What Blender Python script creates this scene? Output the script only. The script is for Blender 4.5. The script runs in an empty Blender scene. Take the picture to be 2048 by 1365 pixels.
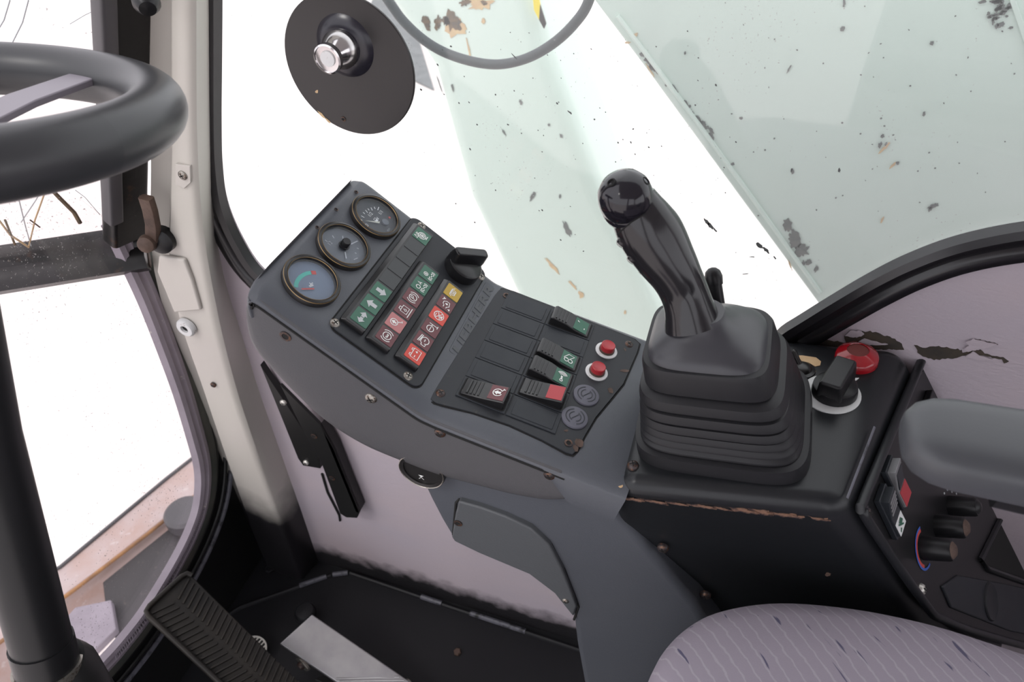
import bpy, bmesh, math, random
from mathutils import Vector as V, Matrix as M
random.seed(7)
R = math.radians
scene = bpy.context.scene
col = scene.collection

# ------------------------------------------------------------------ camera, sky, exposure
# cab axes: +X towards the rear, +Y towards the right-hand wall, +Z up, cab floor at z = 0
FPX, CX, CY = 1450.0, 1024.0, 682.5
EYE = V((0, 0, 1.45))
PITCH, YAW = R(42), R(17.8)
HD = V((-math.sin(YAW), math.cos(YAW), 0)); RT = V((math.cos(YAW), math.sin(YAW), 0)); UP = V((0, 0, 1))
FW = HD * math.cos(PITCH) - UP * math.sin(PITCH); DN = -HD * math.sin(PITCH) - UP * math.cos(PITCH)
cd = bpy.data.cameras.new('camera'); cam = bpy.data.objects.new('camera', cd); col.objects.link(cam)
cd.sensor_width = 36; cd.lens = FPX / 2048 * 36; cd.clip_start = .02; cd.clip_end = 200
cam.matrix_world = M((( RT.x, -DN.x, -FW.x, EYE.x), (RT.y, -DN.y, -FW.y, EYE.y), (RT.z, -DN.z, -FW.z, EYE.z), (0, 0, 0, 1)))
cd.dof.use_dof = True; cd.dof.focus_distance = .80; cd.dof.aperture_fstop = 9
scene.camera = cam
w = bpy.data.worlds.new('sky'); scene.world = w; w.use_nodes = True
bg = w.node_tree.nodes['Background']; bg.inputs[0].default_value = (.955, .945, 1.0, 1); bg.inputs[1].default_value = 1.9
sl = bpy.data.lights.new('sun', 'SUN'); so = bpy.data.objects.new('sun', sl); col.objects.link(so)
sl.energy = .8; sl.angle = R(14); sl.color = (1, .97, .93)
so.rotation_euler = V((.35, .55, -.80)).to_track_quat('-Z', 'Y').to_euler()
vs = scene.view_settings
vs.view_transform = 'Standard'; vs.look = 'None'; vs.gamma = 1; vs.exposure = 0.0; vs.use_curve_mapping = False
scene.cycles.max_bounces = 8; scene.cycles.transparent_max_bounces = 12

# ------------------------------------------------------------------ measuring helpers
def ray(x, y): return FW + RT * ((x - CX) / FPX) + DN * ((y - CY) / FPX)
def dp(x, y, d): return EYE + ray(x, y) * d
def onpl(x, y, p, n):
    r = ray(x, y); return EYE + r * ((p - EYE).dot(n) / r.dot(n))
AX, AY, AZ = V((1, 0, 0)), V((0, 1, 0)), V((0, 0, 1))
def onY(x, y, yy): return onpl(x, y, V((0, yy, 0)), AY)
def onX(x, y, xx): return onpl(x, y, V((xx, 0, 0)), AX)
def onZ(x, y, zz): return onpl(x, y, V((0, 0, zz)), AZ)
def frame(o, x, y, z): return M(((x.x, y.x, z.x, o.x), (x.y, y.y, z.y, o.y), (x.z, y.z, z.z, o.z), (0, 0, 0, 1)))
def fr(o, z, xh=V((0, 1, 0))):
    z = z.normalized()
    if abs(z.dot(xh.normalized())) > .999: xh = V((1, 0, 0))
    x = (xh - z * xh.dot(z)).normalized(); return frame(o, x, z.cross(x), z)
class Plane:
    """a tilted panel: local x to the right wall, local y up the slope, local z off the surface"""
    def __init__(s, o, F): s.F = F; s.I = F.inverted(); s.n = F.col[2].to_3d(); s.o = o
    def loc(s, x, y, h=0):
        return s.I @ onpl(x, y, s.o + s.n * h, s.n)
    def w(s, x, y, z=0): return s.F @ V((x, y, z))
    def m(s, x, y, z=0, rot=0): return s.F @ M.Translation((x, y, z)) @ M.Rotation(rot, 4, 'Z')
def slope(o, deg):
    a = R(deg); return Plane(o, frame(o, AY, V((-math.cos(a), 0, math.sin(a))), V((math.sin(a), 0, math.cos(a)))))

# ------------------------------------------------------------------ materials
def N(t, k, **kw):
    n = t.nodes.new(k)
    for a, b in kw.items(): setattr(n, a, b)
    return n
def c4(c): return (c[0], c[1], c[2], 1)
def mat(name, c, rough=.5, metal=0, bump=None, var=None, spots=None, spec=.5, coat=0, zfade=None, emit=None, stretch=None):
    m = bpy.data.materials.new(name); m.use_nodes = True; t = m.node_tree; b = t.nodes['Principled BSDF']; L = t.links.new
    b.inputs['Base Color'].default_value = c4(c); b.inputs['Roughness'].default_value = rough
    b.inputs['Metallic'].default_value = metal; b.inputs['Specular IOR Level'].default_value = spec
    b.inputs['Coat Weight'].default_value = coat; b.inputs['Coat Roughness'].default_value = .12
    tc = N(t, 'ShaderNodeTexCoord'); src = tc.outputs['Object']
    if stretch:
        mp = N(t, 'ShaderNodeMapping'); mp.inputs['Scale'].default_value = stretch; L(src, mp.inputs[0]); src = mp.outputs[0]
    cur = None
    def noise(sc, det=4, ro=.55):
        n = N(t, 'ShaderNodeTexNoise'); n.inputs['Scale'].default_value = sc; n.inputs['Detail'].default_value = det
        n.inputs['Roughness'].default_value = ro; L(src, n.inputs['Vector']); return n
    def ramp(a, lo, hi):
        r = N(t, 'ShaderNodeMapRange'); r.inputs[1].default_value = lo; r.inputs[2].default_value = hi; L(a, r.inputs[0]); return r.outputs[0]
    def mix(fac, base, c2):
        x = N(t, 'ShaderNodeMix', data_type='RGBA'); L(fac, x.inputs[0])
        if base is None: x.inputs[6].default_value = c4(c)
        else: L(base, x.inputs[6])
        x.inputs[7].default_value = c4(c2); return x.outputs[2]
    if var: cur = mix(ramp(noise(var[0]).outputs[0], .35, .7), cur, var[1])
    for s in (spots or []):
        cur = mix(ramp(noise(s[0], 6, .65).outputs[0], s[1], s[1] + s[3]), cur, s[2])
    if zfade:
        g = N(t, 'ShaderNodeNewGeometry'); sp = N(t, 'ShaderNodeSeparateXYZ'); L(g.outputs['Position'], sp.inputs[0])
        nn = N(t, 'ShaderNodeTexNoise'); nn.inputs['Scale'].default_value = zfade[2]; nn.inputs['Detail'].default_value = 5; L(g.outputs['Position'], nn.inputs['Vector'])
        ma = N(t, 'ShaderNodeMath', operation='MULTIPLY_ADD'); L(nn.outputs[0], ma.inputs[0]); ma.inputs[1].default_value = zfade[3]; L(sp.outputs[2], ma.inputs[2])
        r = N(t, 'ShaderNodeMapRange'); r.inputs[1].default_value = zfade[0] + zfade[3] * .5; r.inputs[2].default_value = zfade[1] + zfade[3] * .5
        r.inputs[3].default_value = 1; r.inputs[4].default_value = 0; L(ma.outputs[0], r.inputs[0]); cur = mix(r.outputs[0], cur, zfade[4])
    if cur is not None: L(cur, b.inputs['Base Color'])
    if bump:
        n = noise(bump[0], 3); bp = N(t, 'ShaderNodeBump'); bp.inputs['Strength'].default_value = bump[1]; bp.inputs['Distance'].default_value = bump[2] if len(bump) > 2 else .001
        L(n.outputs[0], bp.inputs['Height']); L(bp.outputs[0], b.inputs['Normal'])
    return m
def glassmat(name, tint=(1, 1, 1), base=.04, edge=.35, dust=None, veil=0):
    m = bpy.data.materials.new(name); m.use_nodes = True; t = m.node_tree; t.nodes.clear(); L = t.links.new
    out = N(t, 'ShaderNodeOutputMaterial'); tr = N(t, 'ShaderNodeBsdfTransparent'); tr.inputs[0].default_value = c4(tint)
    gl = N(t, 'ShaderNodeBsdfGlossy'); gl.inputs['Roughness'].default_value = .015
    lw = N(t, 'ShaderNodeLayerWeight'); lw.inputs[0].default_value = .5
    pw = N(t, 'ShaderNodeMath', operation='POWER'); L(lw.outputs['Facing'], pw.inputs[0]); pw.inputs[1].default_value = 4
    ma = N(t, 'ShaderNodeMath', operation='MULTIPLY_ADD'); L(pw.outputs[0], ma.inputs[0]); ma.inputs[1].default_value = edge; ma.inputs[2].default_value = base
    mx = N(t, 'ShaderNodeMixShader'); L(ma.outputs[0], mx.inputs[0]); L(tr.outputs[0], mx.inputs[1]); L(gl.outputs[0], mx.inputs[2]); last = mx.outputs[0]
    if dust:
        tc = N(t, 'ShaderNodeTexCoord'); n = N(t, 'ShaderNodeTexNoise'); n.inputs['Scale'].default_value = dust[0]; n.inputs['Detail'].default_value = 2; L(tc.outputs['Object'], n.inputs['Vector'])
        n2 = N(t, 'ShaderNodeTexNoise'); n2.inputs['Scale'].default_value = 9; L(tc.outputs['Object'], n2.inputs['Vector'])
        ad = N(t, 'ShaderNodeMath', operation='MULTIPLY_ADD'); L(n2.outputs[0], ad.inputs[0]); ad.inputs[1].default_value = .25; L(n.outputs[0], ad.inputs[2])
        r = N(t, 'ShaderNodeMapRange'); r.inputs[1].default_value = dust[1]; r.inputs[2].default_value = dust[1] + .03; r.inputs[4].default_value = dust[2]; L(ad.outputs[0], r.inputs[0])
        df = N(t, 'ShaderNodeBsdfDiffuse'); df.inputs[0].default_value = c4(dust[3]); m2 = N(t, 'ShaderNodeMixShader')
        L(r.outputs[0], m2.inputs[0]); L(last, m2.inputs[1]); L(df.outputs[0], m2.inputs[2]); last = m2.outputs[0]
    if veil:  # haze of reflections on the pane, painted as a pale translucent film
        tl = N(t, 'ShaderNodeBsdfTranslucent'); tl.inputs[0].default_value = (.9, .9, .88, 1); m3 = N(t, 'ShaderNodeMixShader'); m3.inputs[0].default_value = veil
        L(last, m3.inputs[1]); L(tl.outputs[0], m3.inputs[2]); last = m3.outputs[0]
    L(last, out.inputs[0]); return m

K = {}
K['dash'] = mat('grey_grained_plastic', (.070, .076, .089), .45, spec=.45, bump=(700, .35, .0006), var=(5, (.078, .083, .095)))
K['fascia'] = mat('grey_fascia_plastic', (.071, .071, .078), .52, spec=0.4, bump=(700, .35, .0006), var=(4, (.079, .077, .081)))
K['cover'] = mat('grey_cover_plastic', (.072, .077, .083), .55, bump=(320, .35, .0008))
K['plate'] = mat('black_panel_plastic', (.020, .022, .026), .42, spec=0.3, bump=(900, .2, .0004), spots=[(60, .66, (.05, .045, .04), .06)])
K['module'] = mat('black_switch_plastic', (.018, .021, .026), .45, spec=0.3, var=(40, (.024, .027, .032)))
K['rocker'] = mat('black_gloss_plastic', (.010, .010, .011), .28, spots=[(120, .68, (.06, .055, .05), .05)])
K['black'] = mat('black_plastic', (.010, .010, .011), .35, spec=0.3)
K['void'] = mat('dark_gap', (.004, .004, .004), .8)
K['brass'] = mat('worn_brass_ring', (.42, .28, .12), .4, .7)
K['bezel'] = mat('black_bezel', (.016, .015, .015), .30)
K['white'] = mat('white_print', (.75, .76, .74), .6)
K['grey_print'] = mat('faded_grey_print', (.45, .47, .48), .6)
K['green'] = mat('green_lens', (.018, .105, .062), .32)
K['dred'] = mat('dark_red_lens', (.105, .018, .024), .32)
K['red'] = mat('bright_red_lens', (.55, .045, .025), .32)
K['pink'] = mat('faded_pink_lens', (.42, .15, .15), .35)
K['yellow'] = mat('yellow_lens', (.42, .27, .015), .32)
K['dark_lens'] = mat('dark_lens', (.016, .019, .021), .3)
K['teal'] = mat('teal_print', (.06, .42, .33), .6)
K['red_print'] = mat('red_print', (.5, .06, .05), .6)
K['dial_blue'] = mat('pale_dial', (.13, .17, .23), .5)
K['dial_grey'] = mat('grey_dial', (.11, .125, .14), .5)
K['dial_dark'] = mat('dark_dial', (.028, .034, .038), .5)
K['needle'] = mat('pale_needle', (.55, .55, .45), .5)
K['red_button'] = mat('red_button_plastic', (.36, .022, .030), .35)
K['ring'] = mat('pale_ring_plastic', (.62, .62, .62), .45, spots=[(90, .62, (.25, .2, .17), .08)])
K['cap'] = mat('grey_cap_plastic', (.10, .10, .125), .6)
K['screw'] = mat('steel_screw', (.30, .28, .25), .35, .8, spots=[(300, .55, (.10, .06, .04), .1)])
K['bscrew'] = mat('blackened_screw', (.05, .04, .04), .4, .5, spots=[(300, .5, (.12, .06, .035), .1)])
K['wscrew'] = mat('bright_screw', (.65, .63, .58), .35, .6)
K['box'] = mat('worn_black_steel', (.013, .014, .016), .30, spec=.34, spots=[(14, .66, (.030, .028, .026), .1), (55, .72, (.10, .06, .03), .03)], bump=(60, .1, .001))
K['wear'] = mat('bare_coppery_wear', (.30, .17, .11), .45, .2, var=(40, (.16, .10, .09)), spots=[(70, .44, (.022, .020, .026), .14)])
K['tan'] = mat('tan_primer_patch', (.58, .40, .22), .6, var=(60, (.50, .32, .16)))
K['rubber'] = mat('black_bellows_rubber', (.016, .016, .018), .42, spec=.3, spots=[(10, .62, (.028, .028, .031), .2)])
K['capr'] = mat('smooth_cap_rubber', (.038, .038, .044), .34)
K['grip'] = mat('shiny_worn_grip', (.013, .012, .014), .16, spots=[(45, .64, (.05, .03, .02), .12)])
K['head'] = mat('shiny_black_head', (.009, .008, .012), .13)
K['gasket'] = mat('black_rubber_gasket', (.011, .010, .012), .27, spots=[(30, .70, (.07, .055, .045), .06)], bump=(30, .2, .001))
K['lgasket'] = mat('grey_dusty_gasket', (.25, .215, .25), .6, var=(20, (.31, .27, .31)), spots=[(60, .66, (.45, .4, .4), .06)])
K['dgasket'] = mat('dark_green_grey_seal', (.045, .050, .044), .5, var=(14, (.075, .07, .06)))
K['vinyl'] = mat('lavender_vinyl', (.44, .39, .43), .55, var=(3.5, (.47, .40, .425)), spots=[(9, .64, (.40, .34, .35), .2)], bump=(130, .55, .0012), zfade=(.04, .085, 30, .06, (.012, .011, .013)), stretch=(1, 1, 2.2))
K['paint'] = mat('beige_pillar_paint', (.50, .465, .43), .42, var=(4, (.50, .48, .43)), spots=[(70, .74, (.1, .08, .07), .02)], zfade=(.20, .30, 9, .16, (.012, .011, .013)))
K['flange'] = mat('pinkish_flange_paint', (.48, .43, .45), .5, var=(6, (.40, .37, .38)), spots=[(28, .68, (.06, .05, .05), .04)])
K['floor'] = mat('black_floor_rubber', (.010, .010, .012), .5, spec=0.3, spots=[(22, .68, (.022, .02, .022), .1), (90, .77, (.3, .28, .27), .02)], bump=(25, .3, .002))
K['scuff_glint'] = mat('grey_scuff_and_glint', (.10, .10, .12), .5, spots=[(60, .5, (.012, .012, .014), .15)])  # scuffed edges, and the painted highlight on the box ridge
K['blackpaint'] = mat('black_cab_paint', (.012, .012, .012), .4, spec=0.3, spots=[(20, .66, (.03, .028, .02), .1)])
K['frame'] = mat('rusty_black_frame', (.012, .011, .011), .32, spec=0.3, spots=[(26, .60, (.07, .035, .02), .12), (80, .70, (.3, .26, .22), .03)], bump=(40, .3, .002))
K['rust'] = mat('rusty_brown_steel', (.055, .032, .024), .7, var=(40, (.12, .075, .055)), bump=(120, .6, .002))
K['crackdirt'] = mat('brown_crack_dirt', (.20, .14, .08), .8, var=(120, (.08, .06, .04)))
K['railgrey'] = mat('grey_rail', (.075, .070, .075), .45)
K['steel'] = mat('brushed_steel_pedal', (.36, .35, .35), .34, .75, var=(25, (.30, .29, .30)), spots=[(70, .72, (.12, .11, .11), .05)])
K['pedal'] = mat('dirty_black_rubber', (.012, .011, .010), .55, spec=0.3, var=(9, (.030, .025, .020)))
K['grate'] = mat('pale_grate', (.62, .60, .55), .5)
K['wheel'] = mat('black_wheel_vinyl', (.032, .033, .036), .38, bump=(30, .05, .001))
K['spoke'] = mat('grey_spoke', (.22, .20, .23), .4)
K['column'] = mat('black_column', (.010, .010, .011), .38, spec=0.3)
K['arm'] = mat('grey_armrest_vinyl', (.060, .063, .070), .42, bump=(500, .1, .0005))
K['mint'] = mat('pale_mint_paint', (.57, .68, .62), .30, var=(1.2, (.60, .69, .64)))
K['chip'] = mat('dark_paint_chip', (.09, .10, .10), .7, var=(60, (.16, .16, .15)))
K['rustchip'] = mat('rusty_paint_chip', (.16, .10, .05), .7, var=(90, (.05, .045, .04)))
K['rustrun'] = mat('rust_run', (.50, .34, .20), .7, var=(40, (.60, .45, .25)))
K['hose'] = mat('dark_hose_rubber', (.014, .024, .032), .5, spots=[(150, .66, (.2, .2, .2), .05)])
K['hazard_y'] = mat('yellow_tape', (.75, .60, .04), .5)
K['disc'] = mat('dark_brown_black_paint', (.021, .019, .019), .35, spots=[(14, .72, (.35, .10, .03), .02)])
K['dome'] = mat('dark_glossy_boss', (.014, .013, .020), .25)
K['chrome'] = mat('worn_chrome', (.62, .60, .60), .16, 1.0)
K['ground'] = mat('pale_concrete_ground', (.78, .73, .70), .9, var=(1.1, (.74, .66, .63)), spots=[(.5, .62, (.80, .76, .74), .1)])
K['beam'] = mat('pinkish_rusty_beam', (.47, .385, .375), .7, var=(9, (.42, .29, .25)), spots=[(22, .60, (.54, .46, .45), .1)])
K['beamrust'] = mat('orange_rust_edge', (.40, .20, .08), .8, var=(25, (.22, .12, .07)))
K['darkplate'] = mat('shaded_dark_plate', (.045, .040, .042), .6, spots=[(30, .60, (.12, .10, .09), .1)])  # deck shadow is put into this dark plate colour
K['yard_shadow'] = mat('yard_shadow_grey', (.13, .135, .14), .9, var=(20, (.20, .205, .21)))  # dark tone of the boom's shadow on the yard
K['under'] = mat('exposed_backing', (.030, .026, .022), .8, var=(30, (.075, .055, .035)))
K['ceil'] = mat('pale_headliner', (.42, .40, .41), .8)
K['redlamp'] = mat('red_lamp_lens', (.30, .006, .012), .18, coat=.4)
K['redlamp2'] = mat('dull_red_lens_centre', (.16, .045, .040), .35)
K['knobw'] = mat('white_dial_ring', (.66, .67, .66), .5)
K['blue_print'] = mat('blue_print', (.03, .10, .42), .5)
K['grey_rocker'] = mat('grey_rocker', (.16, .16, .165), .4)
K['glass_side'] = glassmat('dusty_hazed_side_glass', (.985, 1, .99), .035, .4, (420, .86, .75, (.55, .55, .53)), .045)  # real dust specks plus the painted reflection haze
K['glass_front'] = glassmat('front_glass', (.97, .96, .96), .03, .4, (300, .84, .7, (.6, .57, .55)))
K['lens'] = glassmat('gauge_glass', (.94, .95, .97), .022, .12)
# seat cloth: lavender ground, wavering pale lines, short dark dashes
def seat_mat():
    m = mat('lavender_striped_cloth', (.255, .225, .265), .8); t = m.node_tree; L = t.links.new; b = t.nodes['Principled BSDF']
    tc = N(t, 'ShaderNodeTexCoord'); mp = N(t, 'ShaderNodeMapping'); mp.inputs['Rotation'].default_value = (0, 0, R(52)); L(tc.outputs['Object'], mp.inputs[0])
    wv = N(t, 'ShaderNodeTexWave'); wv.wave_profile = 'SIN'; wv.bands_direction = 'Y'; wv.inputs['Scale'].default_value = 26; wv.inputs['Distortion'].default_value = 1.4
    wv.inputs['Detail'].default_value = 2; wv.inputs['Detail Scale'].default_value = 4; L(mp.outputs[0], wv.inputs[0])
    r = N(t, 'ShaderNodeMapRange'); r.inputs[1].default_value = .90; r.inputs[2].default_value = 1.0; r.inputs[4].default_value = .6; L(wv.outputs[1], r.inputs[0])
    x = N(t, 'ShaderNodeMix', data_type='RGBA'); L(r.outputs[0], x.inputs[0]); x.inputs[6].default_value = (.255, .225, .265, 1); x.inputs[7].default_value = (.36, .335, .365, 1)
    m2 = N(t, 'ShaderNodeMapping'); m2.inputs['Scale'].default_value = (26, 190, 60); L(mp.outputs[0], m2.inputs[0])
    n = N(t, 'ShaderNodeTexNoise'); n.inputs['Scale'].default_value = 1; n.inputs['Detail'].default_value = 1.5; L(m2.outputs[0], n.inputs[0])
    r2 = N(t, 'ShaderNodeMapRange'); r2.inputs[1].default_value = .70; r2.inputs[2].default_value = .73; L(n.outputs[0], r2.inputs[0])
    y = N(t, 'ShaderNodeMix', data_type='RGBA'); L(r2.outputs[0], y.inputs[0]); L(x.outputs[2], y.inputs[6]); y.inputs[7].default_value = (.075, .07, .12, 1)
    L(y.outputs[2], b.inputs['Base Color'])
    nb = N(t, 'ShaderNodeTexNoise'); nb.inputs['Scale'].default_value = 900; L(tc.outputs['Object'], nb.inputs[0])
    bp = N(t, 'ShaderNodeBump'); bp.inputs['Strength'].default_value = .3; bp.inputs['Distance'].default_value = .0005; L(nb.outputs[0], bp.inputs['Height']); L(bp.outputs[0], b.inputs['Normal'])
    return m
K['seat'] = seat_mat()

# ------------------------------------------------------------------ object helpers
WM = {}
def link(o, parent, mtx):
    col.objects.link(o)
    if parent: o.parent = parent; o.matrix_parent_inverse = WM[parent.name].inverted()
    o.matrix_basis = mtx; WM[o.name] = mtx.copy(); return o
def tag(o, label=None, cat=None, group=None, kind=None):
    for k, v in (('label', label), ('category', cat), ('group', group), ('kind', kind)):
        if v: o[k] = v
    return o
def thing(name, loc, label, cat, group=None):
    return tag(link(bpy.data.objects.new(name, None), None, M.Translation(loc)), label, cat, group)
def mk(name, geo, m, parent=None, smooth=True, bevel=0, seg=3, mtx=None, angle=40):
    vs_, fs = geo[0], geo[1]; mi = geo[2] if len(geo) > 2 else None
    vs_ = [V(v) for v in vs_]
    if mtx is None:
        lo = V([min(v[i] for v in vs_) for i in range(3)]); hi = V([max(v[i] for v in vs_) for i in range(3)])
        c = V(((lo.x + hi.x) / 2, (lo.y + hi.y) / 2, lo.z)); vs_ = [v - c for v in vs_]; mtx = M.Translation(c)
    me = bpy.data.meshes.new(name); me.from_pydata(vs_, [], fs); me.update()
    bm = bmesh.new(); bm.from_mesh(me); bmesh.ops.recalc_face_normals(bm, faces=bm.faces); bm.to_mesh(me); bm.free()
    for x in (m if isinstance(m, (list, tuple)) else [m]): me.materials.append(K[x])
    if mi: me.polygons.foreach_set('material_index', mi)
    if smooth:
        me.polygons.foreach_set('use_smooth', [True] * len(me.polygons))
        if not bevel: me.set_sharp_from_angle(angle=R(angle))
    o = link(bpy.data.objects.new(name, me), parent, mtx)
    if bevel:
        b = o.modifiers.new('bevel', 'BEVEL'); b.width = bevel; b.segments = seg; b.limit_method = 'ANGLE'; b.angle_limit = R(32); b.harden_normals = True
    return o
def inst(src, parent, mtx, name=None):
    o = bpy.data.objects.new(name or src.name.split('.')[0], src.data); link(o, parent, mtx)
    for md in src.modifiers:
        if md.type == 'BEVEL':
            b = o.modifiers.new('bevel', 'BEVEL'); b.width = md.width; b.segments = md.segments; b.limit_method = 'ANGLE'; b.angle_limit = md.angle_limit; b.harden_normals = True
    return o
def xf(geo, mtx): return ([mtx @ V(v) for v in geo[0]],) + tuple(geo[1:])
def join(*gs):
    v, f, mi = [], [], []
    for g in gs:
        o = len(v); v += list(g[0]); f += [tuple(i + o for i in q) for q in g[1]]; mi += list(g[2]) if len(g) > 2 else [0] * len(g[1])
    return v, f, mi
def setm(g, i): return (g[0], g[1], [i] * len(g[1]))
def box(x0, x1, y0, y1, z0, z1):
    v = [(x, y, z) for x in (x0, x1) for y in (y0, y1) for z in (z0, z1)]
    return v, [(0, 1, 3, 2), (4, 6, 7, 5), (0, 4, 5, 1), (2, 3, 7, 6), (0, 2, 6, 4), (1, 5, 7, 3)]
def prism(pts, off):
    n = len(pts); pts = [V(p) for p in pts]; off = V(off); v = pts + [p + off for p in pts]
    return v, [tuple(range(n)), tuple(range(2 * n - 1, n - 1, -1))] + [(i, (i + 1) % n, n + (i + 1) % n, n + i) for i in range(n)]
def poly2(pts, z0, z1): return prism([(p[0], p[1], z0) for p in pts], (0, 0, z1 - z0))
def loft(rings, cap=True, closed=True):
    n = len(rings[0]); v = [p for r in rings for p in r]; f = []
    for i in range(len(rings) - 1):
        for j in range(n if closed else n - 1):
            k = (j + 1) % n; f.append((i * n + j, i * n + k, (i + 1) * n + k, (i + 1) * n + j))
    if cap: f += [tuple(range(n - 1, -1, -1)), tuple(range((len(rings) - 1) * n, len(rings) * n))]
    return v, f
def lathe(prof, seg=32):
    """profile of (radius, z), from first to last; radius 0 closes"""
    rings = [[(max(r, 1e-5) * math.cos(6.2831853 * k / seg), max(r, 1e-5) * math.sin(6.2831853 * k / seg), z) for k in range(seg)] for r, z in prof]
    return loft(rings, cap=prof[0][0] < 1e-4 and prof[-1][0] < 1e-4)
def sweep(path, prof, up, cap=True, scales=None):
    rings = []
    for i, p in enumerate(path):
        t = (path[min(i + 1, len(path) - 1)] - path[max(i - 1, 0)]).normalized()
        s = t.cross(up).normalized(); u2 = s.cross(t).normalized(); k = scales[i] if scales else 1
        rings.append([p + s * (a * k) + u2 * (b * k) for a, b in prof])
    return loft(rings, cap)
def circ(r, n=12, ry=None): return [(r * math.cos(6.2831853 * k / n), (ry or r) * math.sin(6.2831853 * k / n)) for k in range(n)]
def spline(pts, n=8, closed=False):
    pts = [V(p) for p in pts]; out = []
    for i in range(len(pts) - 1):
        p0, p1, p2, p3 = pts[max(i - 1, 0)], pts[i], pts[i + 1], pts[min(i + 2, len(pts) - 1)]
        for k in range(n):
            t = k / n; out.append(.5 * ((2 * p1) + (p2 - p0) * t + (2 * p0 - 5 * p1 + 4 * p2 - p3) * t * t + (3 * p1 - p0 - 3 * p2 + p3) * t ** 3))
    return out + [pts[-1]]
def chaikin(pts, it=2):
    for _ in range(it):
        q = [pts[0]]
        for a, b in zip(pts, pts[1:]): q += [a * .75 + b * .25, a * .25 + b * .75]
        pts = q + [pts[-1]]
    return pts
def rrect(w, h, r, n=5):
    o = []
    for cx_, cy_, a0 in ((w - r, h - r, 0), (-w + r, h - r, 90), (-w + r, -h + r, 180), (w - r, -h + r, 270)):
        for k in range(n + 1): a = R(a0 + 90 * k / n); o.append((cx_ + r * math.cos(a), cy_ + r * math.sin(a)))
    return o
def sell(w, h, e, n=48):
    o = []
    for k in range(n):
        a = 6.2831853 * k / n; c, s = math.cos(a), math.sin(a)
        o.append((w * math.copysign(abs(c) ** (2 / e), c), h * math.copysign(abs(s) ** (2 / e), s)))
    return o
def ribbon(lines, wd, fills=(), z=.0003):
    """flat print: strokes of width wd and filled outlines, in a local x-y plane"""
    v, f = [], []
    for ln in lines:
        p = [V((a[0], a[1])) for a in ln]; cl = (p[0] - p[-1]).length < 1e-6 and len(p) > 2; n = len(p)
        b = len(v)
        for i in range(n):
            if cl: t = p[(i + 1) % (n - 1)] - p[(i - 1) % (n - 1)]
            else: t = p[min(i + 1, n - 1)] - p[max(i - 1, 0)]
            t.normalize(); s = V((-t.y, t.x)) * wd / 2
            v += [(p[i].x + s.x, p[i].y + s.y, z), (p[i].x - s.x, p[i].y - s.y, z)]
        f += [(b + 2 * i, b + 2 * i + 1, b + 2 * i + 3, b + 2 * i + 2) for i in range(n - 1)]
    for fl in fills:
        b = len(v); v += [(a[0], a[1], z) for a in fl]; f.append(tuple(range(b, b + len(fl))))
    return v, f
def arc(cx_, cy_, r, a0, a1, n=16): return [(cx_ + r * math.cos(R(a0 + (a1 - a0) * k / n)), cy_ + r * math.sin(R(a0 + (a1 - a0) * k / n))) for k in range(n + 1)]
def scl(g, k): return ([(a[0] * k, a[1] * k, a[2]) for a in g[0]],) + tuple(g[1:])
_tx = {}
def text(s, size, extr=0.0, bold=0.0):
    key = (s, size, extr)
    if key not in _tx:
        cu = bpy.data.curves.new('t', 'FONT'); cu.body = s; cu.size = size; cu.extrude = extr; cu.align_x = 'CENTER'; cu.align_y = 'CENTER'; cu.offset = bold; cu.resolution_u = 3
        o = bpy.data.objects.new('t', cu); col.objects.link(o); dg = bpy.context.evaluated_depsgraph_get(); me = o.evaluated_get(dg).to_mesh()
        _tx[key] = ([v.co.copy() for v in me.vertices], [tuple(p.vertices) for p in me.polygons]); bpy.data.objects.remove(o)
    return _tx[key]
def screw_geo(r, h):
    g = lathe([(0, h), (r * .45, h * .97), (r * .8, h * .7), (r, h * .15), (r, -.002)], 20)
    c = join(box(-r * .55, r * .55, -r * .11, r * .11, h * .80, h * 1.04), box(-r * .11, r * .11, -r * .55, r * .55, h * .80, h * 1.04))
    return join(setm(g, 0), setm(c, 1))
_sc = {}
def screw(parent, F, r=.005, m='screw', h=.002, name='screw', rot=.4):
    F = F @ M.Rotation(rot, 4, 'Z'); k = (r, m, h)
    if k not in _sc: _sc[k] = mk(name, screw_geo(r, h), [m, 'void'], parent, mtx=F)
    else: inst(_sc[k], parent, F, name)
def hole(parent, F, r=.004, name='screw_hole'):
    g = join(setm(lathe([(r * 1.5, 0), (r * 1.5, .0006), (r * .9, .0008), (r * .85, .0002)], 16), 0), setm(lathe([(0, .0003), (r * .95, .0003), (r * .95, 0)], 16), 1))
    mk(name, g, ['bscrew', 'void'], parent, mtx=F)
def blob(cx_, cy_, w_, h_, ang, rnd, n=16, jag=.35):
    a0 = R(ang); o = []
    for k in range(n):
        a = 6.2831853 * k / n; q = 1 - jag * rnd.random(); x, y = w_ * math.cos(a) * q, h_ * math.sin(a) * q
        o.append((cx_ + x * math.cos(a0) - y * math.sin(a0), cy_ + x * math.sin(a0) + y * math.cos(a0)))
    return o

# ------------------------------------------------------------------ setting: ground, floor, walls
WY = .70          # inner face of the right-hand wall
XF = -.80         # plane of the lower front pane
GZ = -1.15
tag(mk('ground', box(-30, 30, -30, 30, GZ - .1, GZ), 'ground', smooth=False), 'pale overexposed concrete yard outside the cab', kind='structure')
fl = tag(mk('floor', box(-.83, 1.15, -.62, .71, -.05, 0), 'floor', smooth=False), 'black rubber covered cab floor', kind='structure')
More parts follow.
